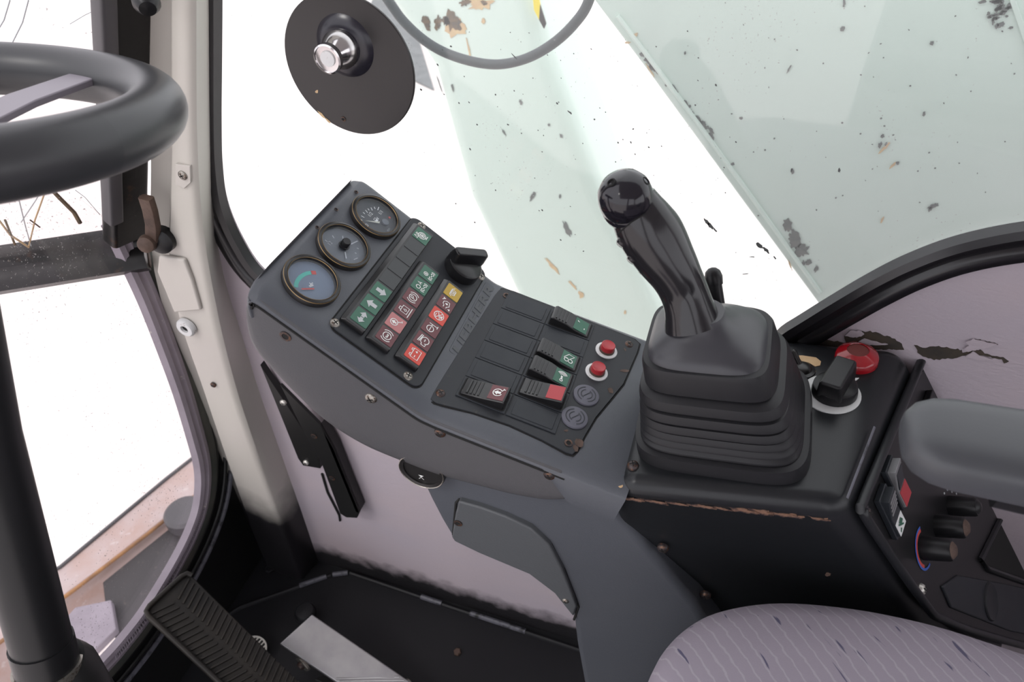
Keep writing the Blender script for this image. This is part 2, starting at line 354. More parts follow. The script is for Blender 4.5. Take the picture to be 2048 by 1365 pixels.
# raised floor plate with a scuffed edge
fp = [onZ(*q, 0.006) for q in [(300, 1330), (480, 1216), (662, 1152), (700, 1147), (900, 1215), (1180, 1308)]]
fpl = fp + [V((.3, fp[-1].y, .006)), V((.3, -.3, .006)), V((fp[0].x, -.3, .006))]
mk('floor_plate', prism(fpl, (0, 0, -.006)), 'floor', fl, smooth=False)
for a, b in ((0, 1), (1, 2), (3, 4), (4, 5)):
    mk('edge_strip', sweep([fp[a], fp[b]], circ(.005, 8), AZ), 'floor', fl)
for i, (a, b, t0, t1) in enumerate([(1, 2, .65, .95), (3, 4, .72, .92), (4, 5, .15, .55), (2, 3, .1, .9)]):
    p, q = fp[a].lerp(fp[b], t0), fp[a].lerp(fp[b], t1)
    mk('scuffed_edge', sweep([p + V((0, 0, .003)), q + V((0, 0, .003))], circ(.0055, 8), AZ), 'scuff_glint', fl)

# right wall: panel below a swooping window sill, glazing gasket and glass
sill = [onY(*q, WY) for q in [(430, -260), (430, -120), (431, 0), (431, 120), (431, 240), (434, 330), (446, 410), (478, 485), (522, 548)]]
sill += [V((-.55, WY, .772)), V((-.38, WY, .757)), V((-.22, WY, .757)), V((-.08, WY, .785))]
sill += [onY(*q, WY) for q in [(1500, 700), (1580, 656), (1660, 607), (1740, 560), (1820, 520), (1920, 484), (2048, 458), (2200, 446)]]
sill += [V((.45, WY, 1.125)), V((.62, WY, 1.15)), V((.85, WY, 1.15))]
sc_ = spline(sill, 6)
corner = onY(429, -260, WY)
wp = [p for p in sc_ if p.z < 1.42] + [V((1.15, WY, 1.15)), V((1.15, WY, 0)), V((-.80, WY, 0)), V((-.80, WY, .7)), V((sc_[0].x - .05, WY, sc_[0].z))]
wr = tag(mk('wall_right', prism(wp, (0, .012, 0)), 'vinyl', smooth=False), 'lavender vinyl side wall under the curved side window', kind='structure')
win1 = tag(link(bpy.data.objects.new('window_1', None), None, M.Translation((.1, WY, .75))), 'large dusty side window in a black rubber gasket', kind='structure')
gp = [(-.006, -.004), (-.004, .010), (.004, .013), (.012, .009), (.016, .006), (.020, .010), (.026, .011), (.034, .007), (.038, -.004)]
gpath = [p - V((0, .0, 0)) for p in sc_]
mk('gasket', sweep(gpath, gp, -AY), 'gasket', win1)
gl = [p + V((0, .014, 0)) for p in sc_] + [V((.95, WY + .014, 1.15)), V((.95, WY + .014, 1.75)), V((-.42, WY + .014, 1.75))]
gl = [p + V((0, 0, -.0)) for p in gl]
mk('glass', prism(gl, (0, .004, 0)), 'glass_side', win1, smooth=False)
# torn vinyl on the wall behind the control box
wrnd = random.Random(3)
def ragged(pts, j=1.6):
    o = []
    for a, b in zip(pts, pts[1:] + pts[:1]):
        n = max(1, int(math.hypot(b[0] - a[0], b[1] - a[1]) / 5))
        for k in range(n): o.append((a[0] + (b[0] - a[0]) * k / n + wrnd.uniform(-j, j), a[1] + (b[1] - a[1]) * k / n + wrnd.uniform(-j, j)))
    return o
def wall_patch(name, pts, m, parent, y=WY - .0008, th=.0016, sm=False):
    pts = ragged(pts)
    return mk(name, prism([onY(*q, y) for q in pts], (0, th, 0)), m, parent, smooth=sm)
wall_patch('tear', [(1576, 682), (1604, 678), (1612, 672), (1640, 676), (1668, 683), (1692, 688), (1688, 672), (1694, 669), (1712, 676), (1728, 671), (1724, 664), (1741, 664), (1770, 672), (1800, 684), (1808, 700), (1570, 700)], 'under', wr)
wall_patch('tear', [(1828, 692), (1850, 697), (1872, 693), (1900, 697), (1925, 702), (1926, 707), (1950, 702), (1962, 700), (1970, 708), (1990, 714), (2006, 716), (2018, 724), (2008, 727), (2004, 720), (1985, 716), (1962, 710), (1944, 706), (1930, 713), (1900, 718), (1868, 720), (1846, 714), (1836, 706)], 'under', wr)
wall_patch('tear', [(1945, 678), (1975, 684), (1996, 689), (1975, 687)], 'under', wr)
def flap(pts, parent=wr):
    pts = ragged(pts, 1.0)
    return mk('peeled_flap', prism([onY(*q, WY - .003) for q in pts], (0, .0012, 0)), 'vinyl', parent, smooth=False)
flap([(1690, 672), (1700, 662), (1722, 663), (1728, 668), (1722, 674), (1706, 675)])
flap([(1712, 688), (1728, 678), (1748, 684), (1775, 690), (1712, 692)])
flap([(1946, 679), (1975, 686), (1994, 690), (1975, 697), (1935, 704), (1928, 700), (1938, 692), (1932, 686)])
flap([(1930, 714), (1946, 704), (1960, 712), (1985, 720), (1960, 722)])

# front pillar at the right-hand corner: upright below the belt, raked back above it
def curve_of(pts, yy):
    q = sorted([(p.z, p.x) for p in (onY(*t, yy) for t in pts)])
    def f(z):
        if z <= q[0][0]: return q[0][1]
        for (z0, x0), (z1, x1) in zip(q, q[1:]):
            if z <= z1: return x0 + (x1 - x0) * (z - z0) / (z1 - z0)
        (z0, x0), (z1, x1) = q[-2], q[-1]; return x1 + (x1 - x0) * (z - z1) / (z1 - z0)
    return lambda z: (f(z - .04) + f(z) + f(z + .04)) / 3
fA = curve_of([(335, 0), (336, 150), (338, 300), (335, 420), (330, 520), (345, 610), (363, 674), (395, 760), (425, 850), (460, 950), (500, 1060)], .65)
fB = curve_of([(388, 0), (388, 150), (390, 300), (400, 450), (418, 560), (441, 674), (475, 800), (520, 930), (560, 1040)], .648)
fC = curve_of([(426, 0), (427, 150), (428, 300), (431, 450), (442, 540), (458, 591), (485, 674), (513, 769), (545, 860), (608, 1038)], .70)
zl = [0, .06, .12, .2, .3, .4, .5] + [.55 + .025 * i for i in range(26)] + [1.25, 1.35, 1.5, 1.74]
def psec(z):
    a, b, c = fA(z), fB(z), fC(z)
    return [(a - .045, .715, z), (a - .045, .674, z), (a - .008, .672, z), (a - .002, .668, z), (a, .656, z), (a + .006, .650, z), (b - .012, .6465, z), (b - .004, .648, z), (b, .652, z), (b + (c - b) * .35, .668, z), (c, .698, z), (c, .715, z)]
pil = tag(mk('trim_1', loft([psec(z) for z in zl]), 'paint'), 'beige painted corner pillar between the front and side windows', kind='structure')
def onpil(x, y, yy=.645): return onY(x, y, yy)
# raised catch housing, rubber stop and screws on the pillar
def pil_plate(name, pts, m, d, bev, y=.6455): return mk(name, prism([onY(*q, y - d) for q in pts], (0, d + .004, 0)), m, pil, bevel=bev)
pil_plate('catch_housing', [(316, 512), (368, 520), (384, 560), (402, 622), (347, 627), (330, 585), (313, 545)], 'paint', .004, .0038)
pil_plate('screw_pad', [(350, 328), (380, 332), (381, 366), (368, 378), (350, 370)], 'paint', .0015, .001)
ms = onpil(374, 654); F = fr(ms + V((0, -.001, 0)), -AY)
mk('rubber_stop', join(setm(lathe([(.006, .002), (.0065, .006), (.013, .006), (.0155, .003), (.0155, -.003)], 24), 0), setm(lathe([(0, .0022), (.0062, .0022), (.0062, 0)], 16), 1)), ['ring', 'void'], pil, mtx=F)
screw(pil, fr(onpil(367, 350) - V((0, .002, 0)), -AY), .0062, 'screw'); screw(pil, fr(onpil(426, 771), -AY), .005, 'bscrew')

# lower front pane: grey gasket, dark seal, glass, black front panel
fpth = [onX(*q, XF) for q in [(222, 440), (252, 505), (292, 592), (330, 690), (362, 780), (388, 868), (401, 920), (404, 965), (398, 1015), (382, 1062), (358, 1112), (322, 1175), (280, 1240), (232, 1300), (192, 1345)]]
lastp = fpth[-1]; fpth += [V((XF, lastp.y - .08, lastp.z + .004)), V((XF, -.35, lastp.z + .004))]
fs = spline(fpth, 6)
win2 = tag(link(bpy.data.objects.new('window_2', None), None, M.Translation((XF, .3, .25))), 'lower front window pane in a grey ribbed rubber gasket', kind='structure')
mk('gasket', sweep(fs, [(-.017, -.004), (-.016, .008), (-.006, .011), (-.002, .008), (.002, .008), (.006, .011), (.014, .009), (.016, -.004)], AX), 'lgasket', win2)
# which side is outward: towards +Y / down
def offs(path, d):
    o = []
    for i, p in enumerate(path):
        t = (path[min(i + 1, len(path) - 1)] - path[max(i - 1, 0)]).normalized(); s = t.cross(AX); o.append(p + s * d)
    return o
t0 = (fs[1] - fs[0]).normalized().cross(AX); sg = 1 if t0.y > 0 else -1
mk('outer_seal', sweep(offs(fs, sg * .026), [(-.012, -.004), (-.010, .006), (.002, .008), (.010, .004), (.014, -.004)], AX), 'dgasket', win2)
mk('inner_bead', sweep(offs(fs, sg * .040), circ(.005, 8), AX), 'blackpaint', win2)
mk('glass', prism([p + V((-.006, 0, 0)) for p in fs] + [V((XF - .006, -.35, 1.0)), V((XF - .006, .60, 1.0))], (-.004, 0, 0)), 'glass_front', win2, smooth=False)
for k in range(64):    # fine cross ribs on the grey gasket's lower run
    i = int(len(fs) * .50) + k // 2
    if i >= len(fs) - 8: break
    p = fs[i].lerp(fs[i + 1], (k % 2) * .5); t = (fs[i + 1] - fs[i]).normalized(); s = t.cross(AX)
    mk('gasket_rib', sweep([p + AX * .0095 - s * .011, p + AX * .0095 + s * .011], circ(.0012, 6), AX), 'lgasket', win2)
op = offs(fs, sg * .018)
wf = [p + V((-.004, 0, 0)) for p in op] + [V((XF - .004, -.35, 0)), V((XF - .004, .70, 0)), V((XF - .004, .70, 1.0))]
wfo = tag(mk('wall_front', prism(wf, (-.012, 0, 0)), 'blackpaint', smooth=False), 'black painted front panel around the lower window', kind='structure')
for d_, r_ in ((.062, .004), (.080, .005)):
    pr = [p for p in offs(fs, sg * d_) if .08 < p.z < .56 and p.y > .25]
    mk('pressed_ridge', sweep([p + AX * .004 for p in pr], circ(r_, 8), AX), 'scuff_glint' if d_ > .07 else 'blackpaint', wfo)
# raised upper windscreen: rusty bottom bar, side frame, cracked glass
win3 = tag(link(bpy.data.objects.new('window_3', None), None, M.Translation((-.8, .5, .85))), 'upper windscreen with a rusty black frame and cracked glass', kind='structure')
b0 = onX(262, 468, XF + .005); b1 = dp(-60, 572, 1.03)
b0.z = b1.z = (b0.z + b1.z) / 2
bd = (b1 - b0).normalized(); bfar = b0 + bd * .75
mk('bottom_bar', sweep([b0 - bd * .012, bfar], [(-.034, -.016), (-.038, .004), (-.022, .012), (-.006, .010), (.002, .016), (.016, .018), (.028, .012), (.032, -.016)], V((.75, .0, .65))), 'frame', win3)
mk('rust_strip', sweep([b0 + V((.016, 0, -.020)), bfar + V((.016, 0, -.020))], rrect(.012, .005, .003, 2), V((.75, 0, .65))), 'rust', win3)
rs0, rs1 = onY(250, 452, .655), onY(246, -60, .655)
dirr = (rs1 - rs0).normalized(); rs1 = rs0 + dirr * .95
mk('side_bar', sweep([rs0 - dirr * .02, rs1], rrect(.027, .014, .006, 3), V((1, -.25, .0))), 'frame', win3)
l0, l1 = onX(222, 428, rs0.x - .0), None
q0 = onY(226, 440, .625); q1 = onY(206, -40, .625); qd = (q1 - q0).normalized()
mk('inner_rail', sweep([q0, q0 + qd * .95], rrect(.010, .010, .004, 3), V((1, -.25, 0))), 'railgrey', win3)
gz = [b0 + V((-.012, -.02, .01)), bfar + V((-.012, 0, .01)), bfar + V((.30, 0, .88)), rs1 + V((-.012, -.02, 0))]
mk('glass', prism(gz, (-.004, 0, 0)), 'glass_front', win3, smooth=False)
gn = (gz[1] - gz[0]).cross(gz[3] - gz[0]).normalized()
if gn.x < 0: gn = -gn
def gw(x, y): return onpl(x, y, gz[0] + gn * .002, gn)
for ln, wd, m in [([(58, 495), (20, 470), (-10, 430)], .003, 'rustrun'), ([(58, 492), (70, 440), (88, 390)], .0020, 'rustrun'), ([(62, 492), (50, 450), (38, 400)], .0016, 'grey_print'),
                  ([(160, 446), (148, 425), (118, 395), (104, 380)], .0060, 'crackdirt'), ([(60, 440), (80, 455)], .002, 'rust'), ([(42, 445), (72, 400), (85, 375)], .0015, 'grey_print'),
                  ([(10, 440), (30, 490)], .003, 'crackdirt'), ([(200, 430), (170, 395), (150, 380)], .001, 'grey_print'), ([(20, 0), (8, 40), (-10, 70)], .0013, 'grey_print'), ([(57, 0), (45, 45), (25, 85)], .0013, 'grey_print'), ([(200, 16), (170, 30), (140, 48)], .0008, 'grey_print')]:
    mk('glass_crack', sweep([gw(*q) for q in ln], circ(wd / 2, 6), gn), m, win3)
kn = onY(292, 2, .60)
mk('catch_knob', xf(lathe([(0, .014), (.008, .012), (.013, .004), (.013, -.004), (.008, -.012), (0, -.014)], 20), fr(kn, V((.5, -.6, -.3)))), 'black', win3)
# rusty roller on its arm at the foot of the side frame
rl = thing('hinge_roller', onY(300, 470, .63), 'rusty brown roller and arm of the windscreen at the pillar notch', 'roller')
ra = [onY(*q, .635) for q in [(292, 395), (300, 420), (306, 450), (306, 478)]]
mk('arm', sweep(ra, rrect(.009, .006, .003, 2), -AY), 'rust', rl)
mk('roller', xf(lathe([(0, .012), (.006, .012), (.011, .009), (.0125, 0), (.011, -.006), (0, -.006)], 20), fr(onY(296, 486, .628), V((.3, -.9, .2)))), 'rust', rl)
mk('bush', xf(lathe([(0, .008), (.010, .008), (.018, .004), (.019, -.010), (0, -.010)], 24), fr(onY(322, 482, .640), V((.2, -.9, .1)))), 'black', rl)

# roof, rear wall with window: they shade the cab (left side: the open door)
tag(mk('ceiling', box(-.42, 1.15, -.66, .72, 1.75, 1.79), 'ceil', smooth=False), 'pale cab roof lining', kind='structure')
rw = join(box(1.15, 1.19, -.66, .72, 0, 1.0), box(1.15, 1.19, -.66, .72, 1.55, 1.75), box(1.15, 1.19, -.66, -.52, 1.0, 1.55), box(1.15, 1.19, .58, .72, 1.0, 1.55))
tag(mk('wall_rear', rw, 'ceil', smooth=False), 'rear wall of the cab with a window opening', kind='structure')
tag(mk('wall_left', join(box(.30, 1.15, -.66, -.62, 0, 1.0), box(.30, .42, -.66, -.62, 1.0, 1.75), box(-.80, .30, -.66, -.62, -.05, .12)), 'ceil', smooth=False), 'left side of the cab beside the open doorway', kind='structure')

# ------------------------------------------------------------------ instrument console (grey dashboard pod)
G2 = dp(689.5, 489.5, .78)
T = slope(G2, 35)
J = onpl(990, 578, G2, T.n); S = slope(J, 12)
e1 = V((math.cos(R(35)), 0, -math.sin(R(35)))); e2 = V((math.cos(R(12)), 0, -math.sin(R(12))))
Y0 = (T.F @ T.loc(503, 588)).y + .001; Y1 = (T.F @ T.loc(728, 375)).y + .012
def tu(u): p = G2 + e1 * u; return V((p.x, 0, p.z))
def su(u): p = J + e2 * u; return V((p.x, 0, p.z))
jl = T.I @ J
sp = [tu(-.040) + V((-.017, 0, -.036)), tu(-.040) + V((-.016, 0, -.020)), tu(-.040) + V((-.009, 0, -.006)), tu(-.031), tu(.03), tu(.08), tu(.13), tu(-jl.y - .004), su(.012), su(.05), su(.10), su(.15), su(.19), su(.215)]
sp2 = [];
for a, b in zip(sp, sp[1:]): sp2 += [a, a.lerp(b, .5)]
SPATH = chaikin(sp2 + [sp[-1]], 2)
def snorm(i):
    t = (SPATH[min(i + 1, len(SPATH) - 1)] - SPATH[max(i - 1, 0)]).normalized(); return V((-t.z, 0, t.x)) if t.x >= 0 or True else None
rings = []
for i, p in enumerate(SPATH):
    n = snorm(i); dk = max(0, min(1, (p.x + .105) / .035)) * .038
    rings.append([p + n * h + AY * y for y, h in [(Y1, -.03), (Y1, -.007), (Y1 - .002, -.002), (Y1 - .007, 0), (Y0 + .024, 0), (Y0 + .015, -.0016), (Y0 + .008, -.0038), (Y0 + .003, -.0070), (Y0 + .0005, -.0095), (Y0 + .001, -.0115 - dk), (Y0 + .02, -.018 - dk)]])
dash = thing('instrument_console', (-.25, .55, .6), 'grey plastic instrument console with three round gauges beside the joystick box', 'dashboard')
mk('top_shell', loft(rings), 'dash', dash, angle=60)
fb = [(484, 612), (482, 650), (492, 700), (526, 745), (580, 803), (640, 858), (715, 905), (800, 940), (870, 966), (950, 987), (1020, 1004), (1085, 1014), (1128, 1012)]
top = []
for i, p in enumerate(SPATH):
    n = snorm(i); q = p - n * .006
    if q.x < -.088 and n.z > .1: top.append(V((q.x, Y0 + .002, q.z)))
bot = [onY(*q, Y0 + .002) for q in [(490, 580)] + fb]
def resample(p, n):
    L_ = [0]
    for a, b in zip(p, p[1:]): L_.append(L_[-1] + (b - a).length)
    o = []; j = 0
    for k in range(n):
        d = L_[-1] * k / (n - 1)
        while j < len(p) - 2 and L_[j + 1] < d: j += 1
        o.append(p[j].lerp(p[j + 1], (d - L_[j]) / max(1e-9, L_[j + 1] - L_[j])))
    return o
tr_, br_ = resample(top, 72), resample(spline(bot, 4), 72)
rows = []
for v_, dy in ((0, .02), (0, 0), (.25, 0), (.5, 0), (.7, .0004), (.82, .0018), (.90, .0048), (.955, .010), (.985, .017), (1.0, .026), (1.0, .06), (1.0, .20)):
    rows.append([a.lerp(b, v_) + V((0, dy * (1 if v_ < 1 or dy < .03 else 1), 0)) for a, b in zip(tr_, br_)])
# round the front (left) end as well
for r in rows:
    for k in range(10):
        r[k] = r[k] + V((0, .020 * (1 - k / 9.5) ** 3, 0))
fg = loft(rows, cap=False, closed=False); nr_ = len(rows[0]); fg[1].append(tuple(i * nr_ for i in range(len(rows)))); fg[1].append(tuple(i * nr_ + nr_ - 1 for i in range(len(rows))))
mk('side_fascia', fg, 'fascia', dash, angle=70)
mk('seam', sweep([V((p.x, Y0 + .0014, p.z)) for p in [SPATH[i] - snorm(i) * .0132 for i in range(len(SPATH)) if snorm(i).z > .1] if p.x < -.085], circ(.0017, 6), AY), 'void', dash)
# pedestal under the console, its access cover and the hour meter
ped = [(835, 952), (858, 1000), (880, 1042), (902, 1080), (960, 1110), (1060, 1152), (1110, 1190), (1146, 1238), (1152, 1290), (1166, 1365), (1230, 1700), (1620, 1700), (1480, 1365), (1392, 1212), (1320, 1128), (1244, 1042), (1226, 1010), (1180, 960), (1000, 930)]
YP = Y0 + .018
mk('pedestal', prism([onY(*q, YP) for q in ped], (0, .05, 0)), 'dash', dash, bevel=.010, seg=4)
cov = [(917, 1004), (960, 1016), (1010, 1034), (1062, 1058), (1098, 1092), (1124, 1140), (1142, 1185), (1153, 1214), (1146, 1236), (1140, 1228), (1108, 1188), (1058, 1150), (958, 1108), (908, 1084), (903, 1076), (910, 1030)]
acv = mk('access_cover', prism([onY(*q, YP - .007) for q in cov], (0, .012, 0)), 'cover', dash, bevel=.004)
mk('cover_gap', sweep([onY(*q, YP - .0005) for q in [(906, 1070), (912, 1006), (918, 999), (960, 1012), (1012, 1030), (1066, 1054), (1102, 1088), (1128, 1138), (1146, 1184), (1157, 1214), (1148, 1240)]], circ(.0016, 6), AY), 'void', dash)
hole(acv, fr(onY(916, 1047, YP - .0075), -AY), .0036); screw(acv, fr(onY(1131, 1203, YP - .0075), -AY), .0042, 'screw')
hm = onY(847, 936, Y0 + .011); hF = fr(hm, -AY, AX)
hmo = mk('hour_meter', lathe([(0, .004), (.022, .004), (.022, .006), (.026, .007), (.0275, .004), (.0275, -.03), (0, -.03)], 36), 'bezel', dash, mtx=hF)
mk('meter_ring', lathe([(.0255, .0070), (.0262, .0078), (.0270, .0070), (.0262, .006)], 36), 'screw', hmo, mtx=hF)
mk('hourglass_symbol', xf(ribbon([[(-.003, .0035), (.003, .0035), (-.003, -.0035), (.003, -.0035), (-.003, .0035)]], .0008, [[(-.003, .0035), (.003, .0035), (0, 0)]], .0045), M.Translation((-.002, -.0125, 0))), 'white', hmo, mtx=hF)
for q, r_, m_ in [((571, 673), .0062, 'void'), ((742, 797), .0066, 'screw'), ((880, 866), .0062, 'bscrew'), ((1099, 951), .0062, 'bscrew')]:
    F = fr(onY(*q, Y0 + .0018), -AY)
    if m_ == 'void': hole(dash, F, .0042)
    else: screw(dash, F, r_, m_, .003)
# front row of small vent holes along the shell's front edge
for q in [(712, 385), (672, 420), (634, 456)]:
    l = T.loc(*q); hole(dash, T.m(l.x, l.y, .0004), .0016, 'peg_hole')
# raised maker's lettering between the two panels
lx0, lx1 = T.loc(908, 690), T.loc(992, 580)
tg = text('LIEBHERR', .02, .0007, .0006); xs = [v[0] for v in tg[0]]; kx = .122 / (max(xs) - min(xs))
tg = ([(v[0] * kx + .12 * v[1], v[1] * .72, v[2]) for v in tg[0]], tg[1])
lc = T.loc(948, 637)
mk('raised_lettering', tg, 'cover', dash, smooth=False, mtx=T.m(lc.x, lc.y, .0006, R(1)))
mk('lettering_band', poly2(rrect(.064, .0082, .003), -.002, .0006), 'dash', dash, mtx=T.m(lc.x, lc.y, 0, R(1)), bevel=.0004)

# gauges
def gauge(cpx, dial, label):
    c = T.loc(*cpx, .006); Fg = T.m(c.x, c.y, 0)
    g = mk('gauge', lathe([(.0300, -.004), (.0300, .0050), (.0290, .0072), (.0268, .0080), (.0252, .0070), (.0248, .0032), (.0242, .0010)], 48), 'bezel', dash, mtx=Fg)
    g['label'] = label
    for r_, z_ in ((.0255, .0072), (.0294, .0063)):
        mk('brass_ring', lathe([(r_ - .00025, z_), (r_, z_ + .0004), (r_ + .00025, z_), (r_, z_ - .0004), (r_ - .00025, z_)], 48), 'brass', g, mtx=Fg)
    mk('dial', lathe([(0, .0014), (.0250, .0014), (.0250, 0)], 40), dial, g, mtx=Fg)
    mk('glass', lathe([(0, .0062), (.0249, .0056), (.0249, .0052), (0, .0052)], 40), 'lens', g, mtx=Fg)
    return g, Fg
g, Fg = gauge((625.2, 558.3), 'dial_blue', 'round temperature gauge with a teal and red arc')
def gpt(c, pts):
    o = T.loc(*c, .006); return [((lambda v: (v.x - o.x, v.y - o.y))(T.loc(*p, .0017))) for p in pts]
G1, G2p, G3 = (625.2, 558.3), (689.5, 489.5), (753.4, 430.4)
z1 = lambda x, y: (540 + x / 5.46, 370 + y / 5.46)
mk('scale_arc', ribbon([gpt(G1, [z1(*q) for q in [(285, 1118), (285, 1085), (300, 1045), (330, 1008), (370, 980), (410, 965), (448, 960)]])], .0042, z=.0017), 'teal', g, mtx=Fg)
mk('scale_end', ribbon([gpt(G1, [z1(452, 958), z1(503, 960)])], .0045, z=.0017), 'red_print', g, mtx=Fg)
mk('needle', ribbon([gpt(G1, [z1(340, 1145), z1(478, 1142)])], .0017, z=.0030), 'red_print', g, mtx=Fg)
mk('thermometer_symbol', ribbon([gpt(G1, [z1(*q) for q in l_]) for l_ in ([(430, 1068), (452, 1100)], [(445, 1082), (468, 1070)], [(425, 1105), (470, 1085)], [(432, 1115), (475, 1098)])], .0007, z=.0018), 'white', g, mtx=Fg)
g, Fg = gauge((689.5, 489.5), 'dial_grey', 'round clock gauge with a black centre knob')
mk('hour_marks', ribbon([gpt(G2p, [z1(*a_), z1(*b_)]) for a_, b_ in [((600, 602), (628, 622)), ((680, 552), (700, 583)), ((794, 558), (796, 588)), ((948, 690), (970, 700)), ((925, 742), (945, 750)), ((915, 818), (958, 798))]], .0010, z=.0018), 'grey_print', g, mtx=Fg)
n12 = gpt(G2p, [z1(655, 640)])[0]
mk('numeral', xf(text('12', .0062), M.Translation((n12[0], n12[1], .0018))), 'grey_print', g, mtx=Fg)
mk('hand', ribbon([gpt(G2p, [z1(880, 655), z1(952, 620)]), gpt(G2p, [z1(815, 740), z1(828, 812)])], .0013, z=.0030), 'grey_print', g, mtx=Fg)
mk('setting_knob', lathe([(0, .0125), (.0042, .0125), (.0048, .0115), (.0048, .006), (.0060, .0056), (.0064, .0045), (0, .0045)], 24), ['black'], g, mtx=Fg)
g, Fg = gauge((753.4, 430.4), 'dial_dark', 'round fuel gauge with white marks from 0 to 1/1')
fm = [gpt(G3, [z1(*a_), z1(*b_)]) for a_, b_ in [((985, 378), (1008, 388)), ((995, 338), (1030, 358)), ((1015, 300), (1036, 318)), ((1042, 275), (1066, 305)), ((1068, 258), (1084, 280)), ((1102, 248), (1118, 280)), ((1138, 240), (1148, 264)), ((1188, 242), (1176, 276))]]
mk('scale_marks', ribbon(fm, .0009, z=.0018), 'white', g, mtx=Fg)
for s_, q in (('0', (1060, 440)), ('1/2', (1095, 325)), ('1/1', (1210, 303))):
    x_, y_ = gpt(G3, [z1(*q)])[0]; mk('numeral', xf(text(s_, .0060), M.Translation((x_, y_, .0018))), 'white', g, mtx=Fg)
mk('needle', ribbon([], 0, [gpt(G3, [z1(1030, 398), z1(1195, 408), z1(1190, 428)])], .0030), 'needle', g, mtx=Fg)
mk('pump_symbol', ribbon([[(.001, -.0035), (.001, .0012), (-.0025, .0012), (-.0025, -.0035), (.001, -.0035)], [(.001, -.001), (.0025, -.001), (.0025, -.003), (.0036, -.003), (.0036, .0002)]], .0007, [[(-.0025, -.0035), (.001, -.0035), (.001, -.001), (-.0025, -.001)]], .0018), 'white', g, mtx=Fg @ M.Translation((*gpt(G3, [z1(1150, 372)])[0], 0)))
mk('needle_hub', lathe([(0, .0036), (.0042, .0034), (.0046, .002), (.0046, .0014)], 24), 'dial_grey', g, mtx=Fg @ M.Translation((*gpt(G3, [z1(1255, 412)])[0], 0)))
mk('warning_dot', lathe([(0, .0020), (.0014, .0020), (.0014, .0014)], 12), 'red_print', g, mtx=Fg @ M.Translation((*gpt(G3, [z1(1305, 358)])[0], 0)))
mk('maker_print', xf(text('VDO', .0030), M.Translation((*gpt(G3, [z1(1295, 492)])[0], .0018))), 'grey_print', g, mtx=Fg)

# ------------------------------------------------------------------ indicator panel
ind = thing('indicator_panel', G2 + V((.08, 0, -.06)), 'black panel of green, red and yellow warning lamps beside the gauges', 'control panel')
cn = [T.loc(*q) for q in [(836.5, 439), (980, 555.3), (645, 643.7), (824.6, 774)]]
xa = (cn[2].x + cn[3].x) / 2; xb = (cn[0].x + cn[1].x) / 2; ya = (cn[1].y + cn[3].y) / 2; yb = (cn[0].y + cn[2].y) / 2
pcx, pcy, pw, ph = (xa + xb) / 2, (ya + yb) / 2, (xb - xa) / 2, (yb - ya) / 2
mk('panel_plate', poly2(rrect(pw, ph, .010, 6), -.002, .0022), 'plate', ind, mtx=T.m(pcx, pcy), bevel=.0008)
mk('panel_gap', poly2(rrect(pw + .0014, ph + .0014, .011, 6), -.002, .0004), 'void', ind, smooth=False, mtx=T.m(pcx, pcy))
for q in [(843, 452.4), (961.3, 554), (670.3, 646.3), (816.2, 752.6)]:
    l = T.loc(*q, .002); screw(ind, T.m(l.x, l.y, .0022), .0052, 'screw', .0016, rot=random.random() * 2)
z2 = lambda x, y: (640 + x / 3.791, 430 + y / 3.791)
H_ = .0085
PT = .0212
ci = lambda r, n=20: arc(0, 0, r, 0, 360, n)
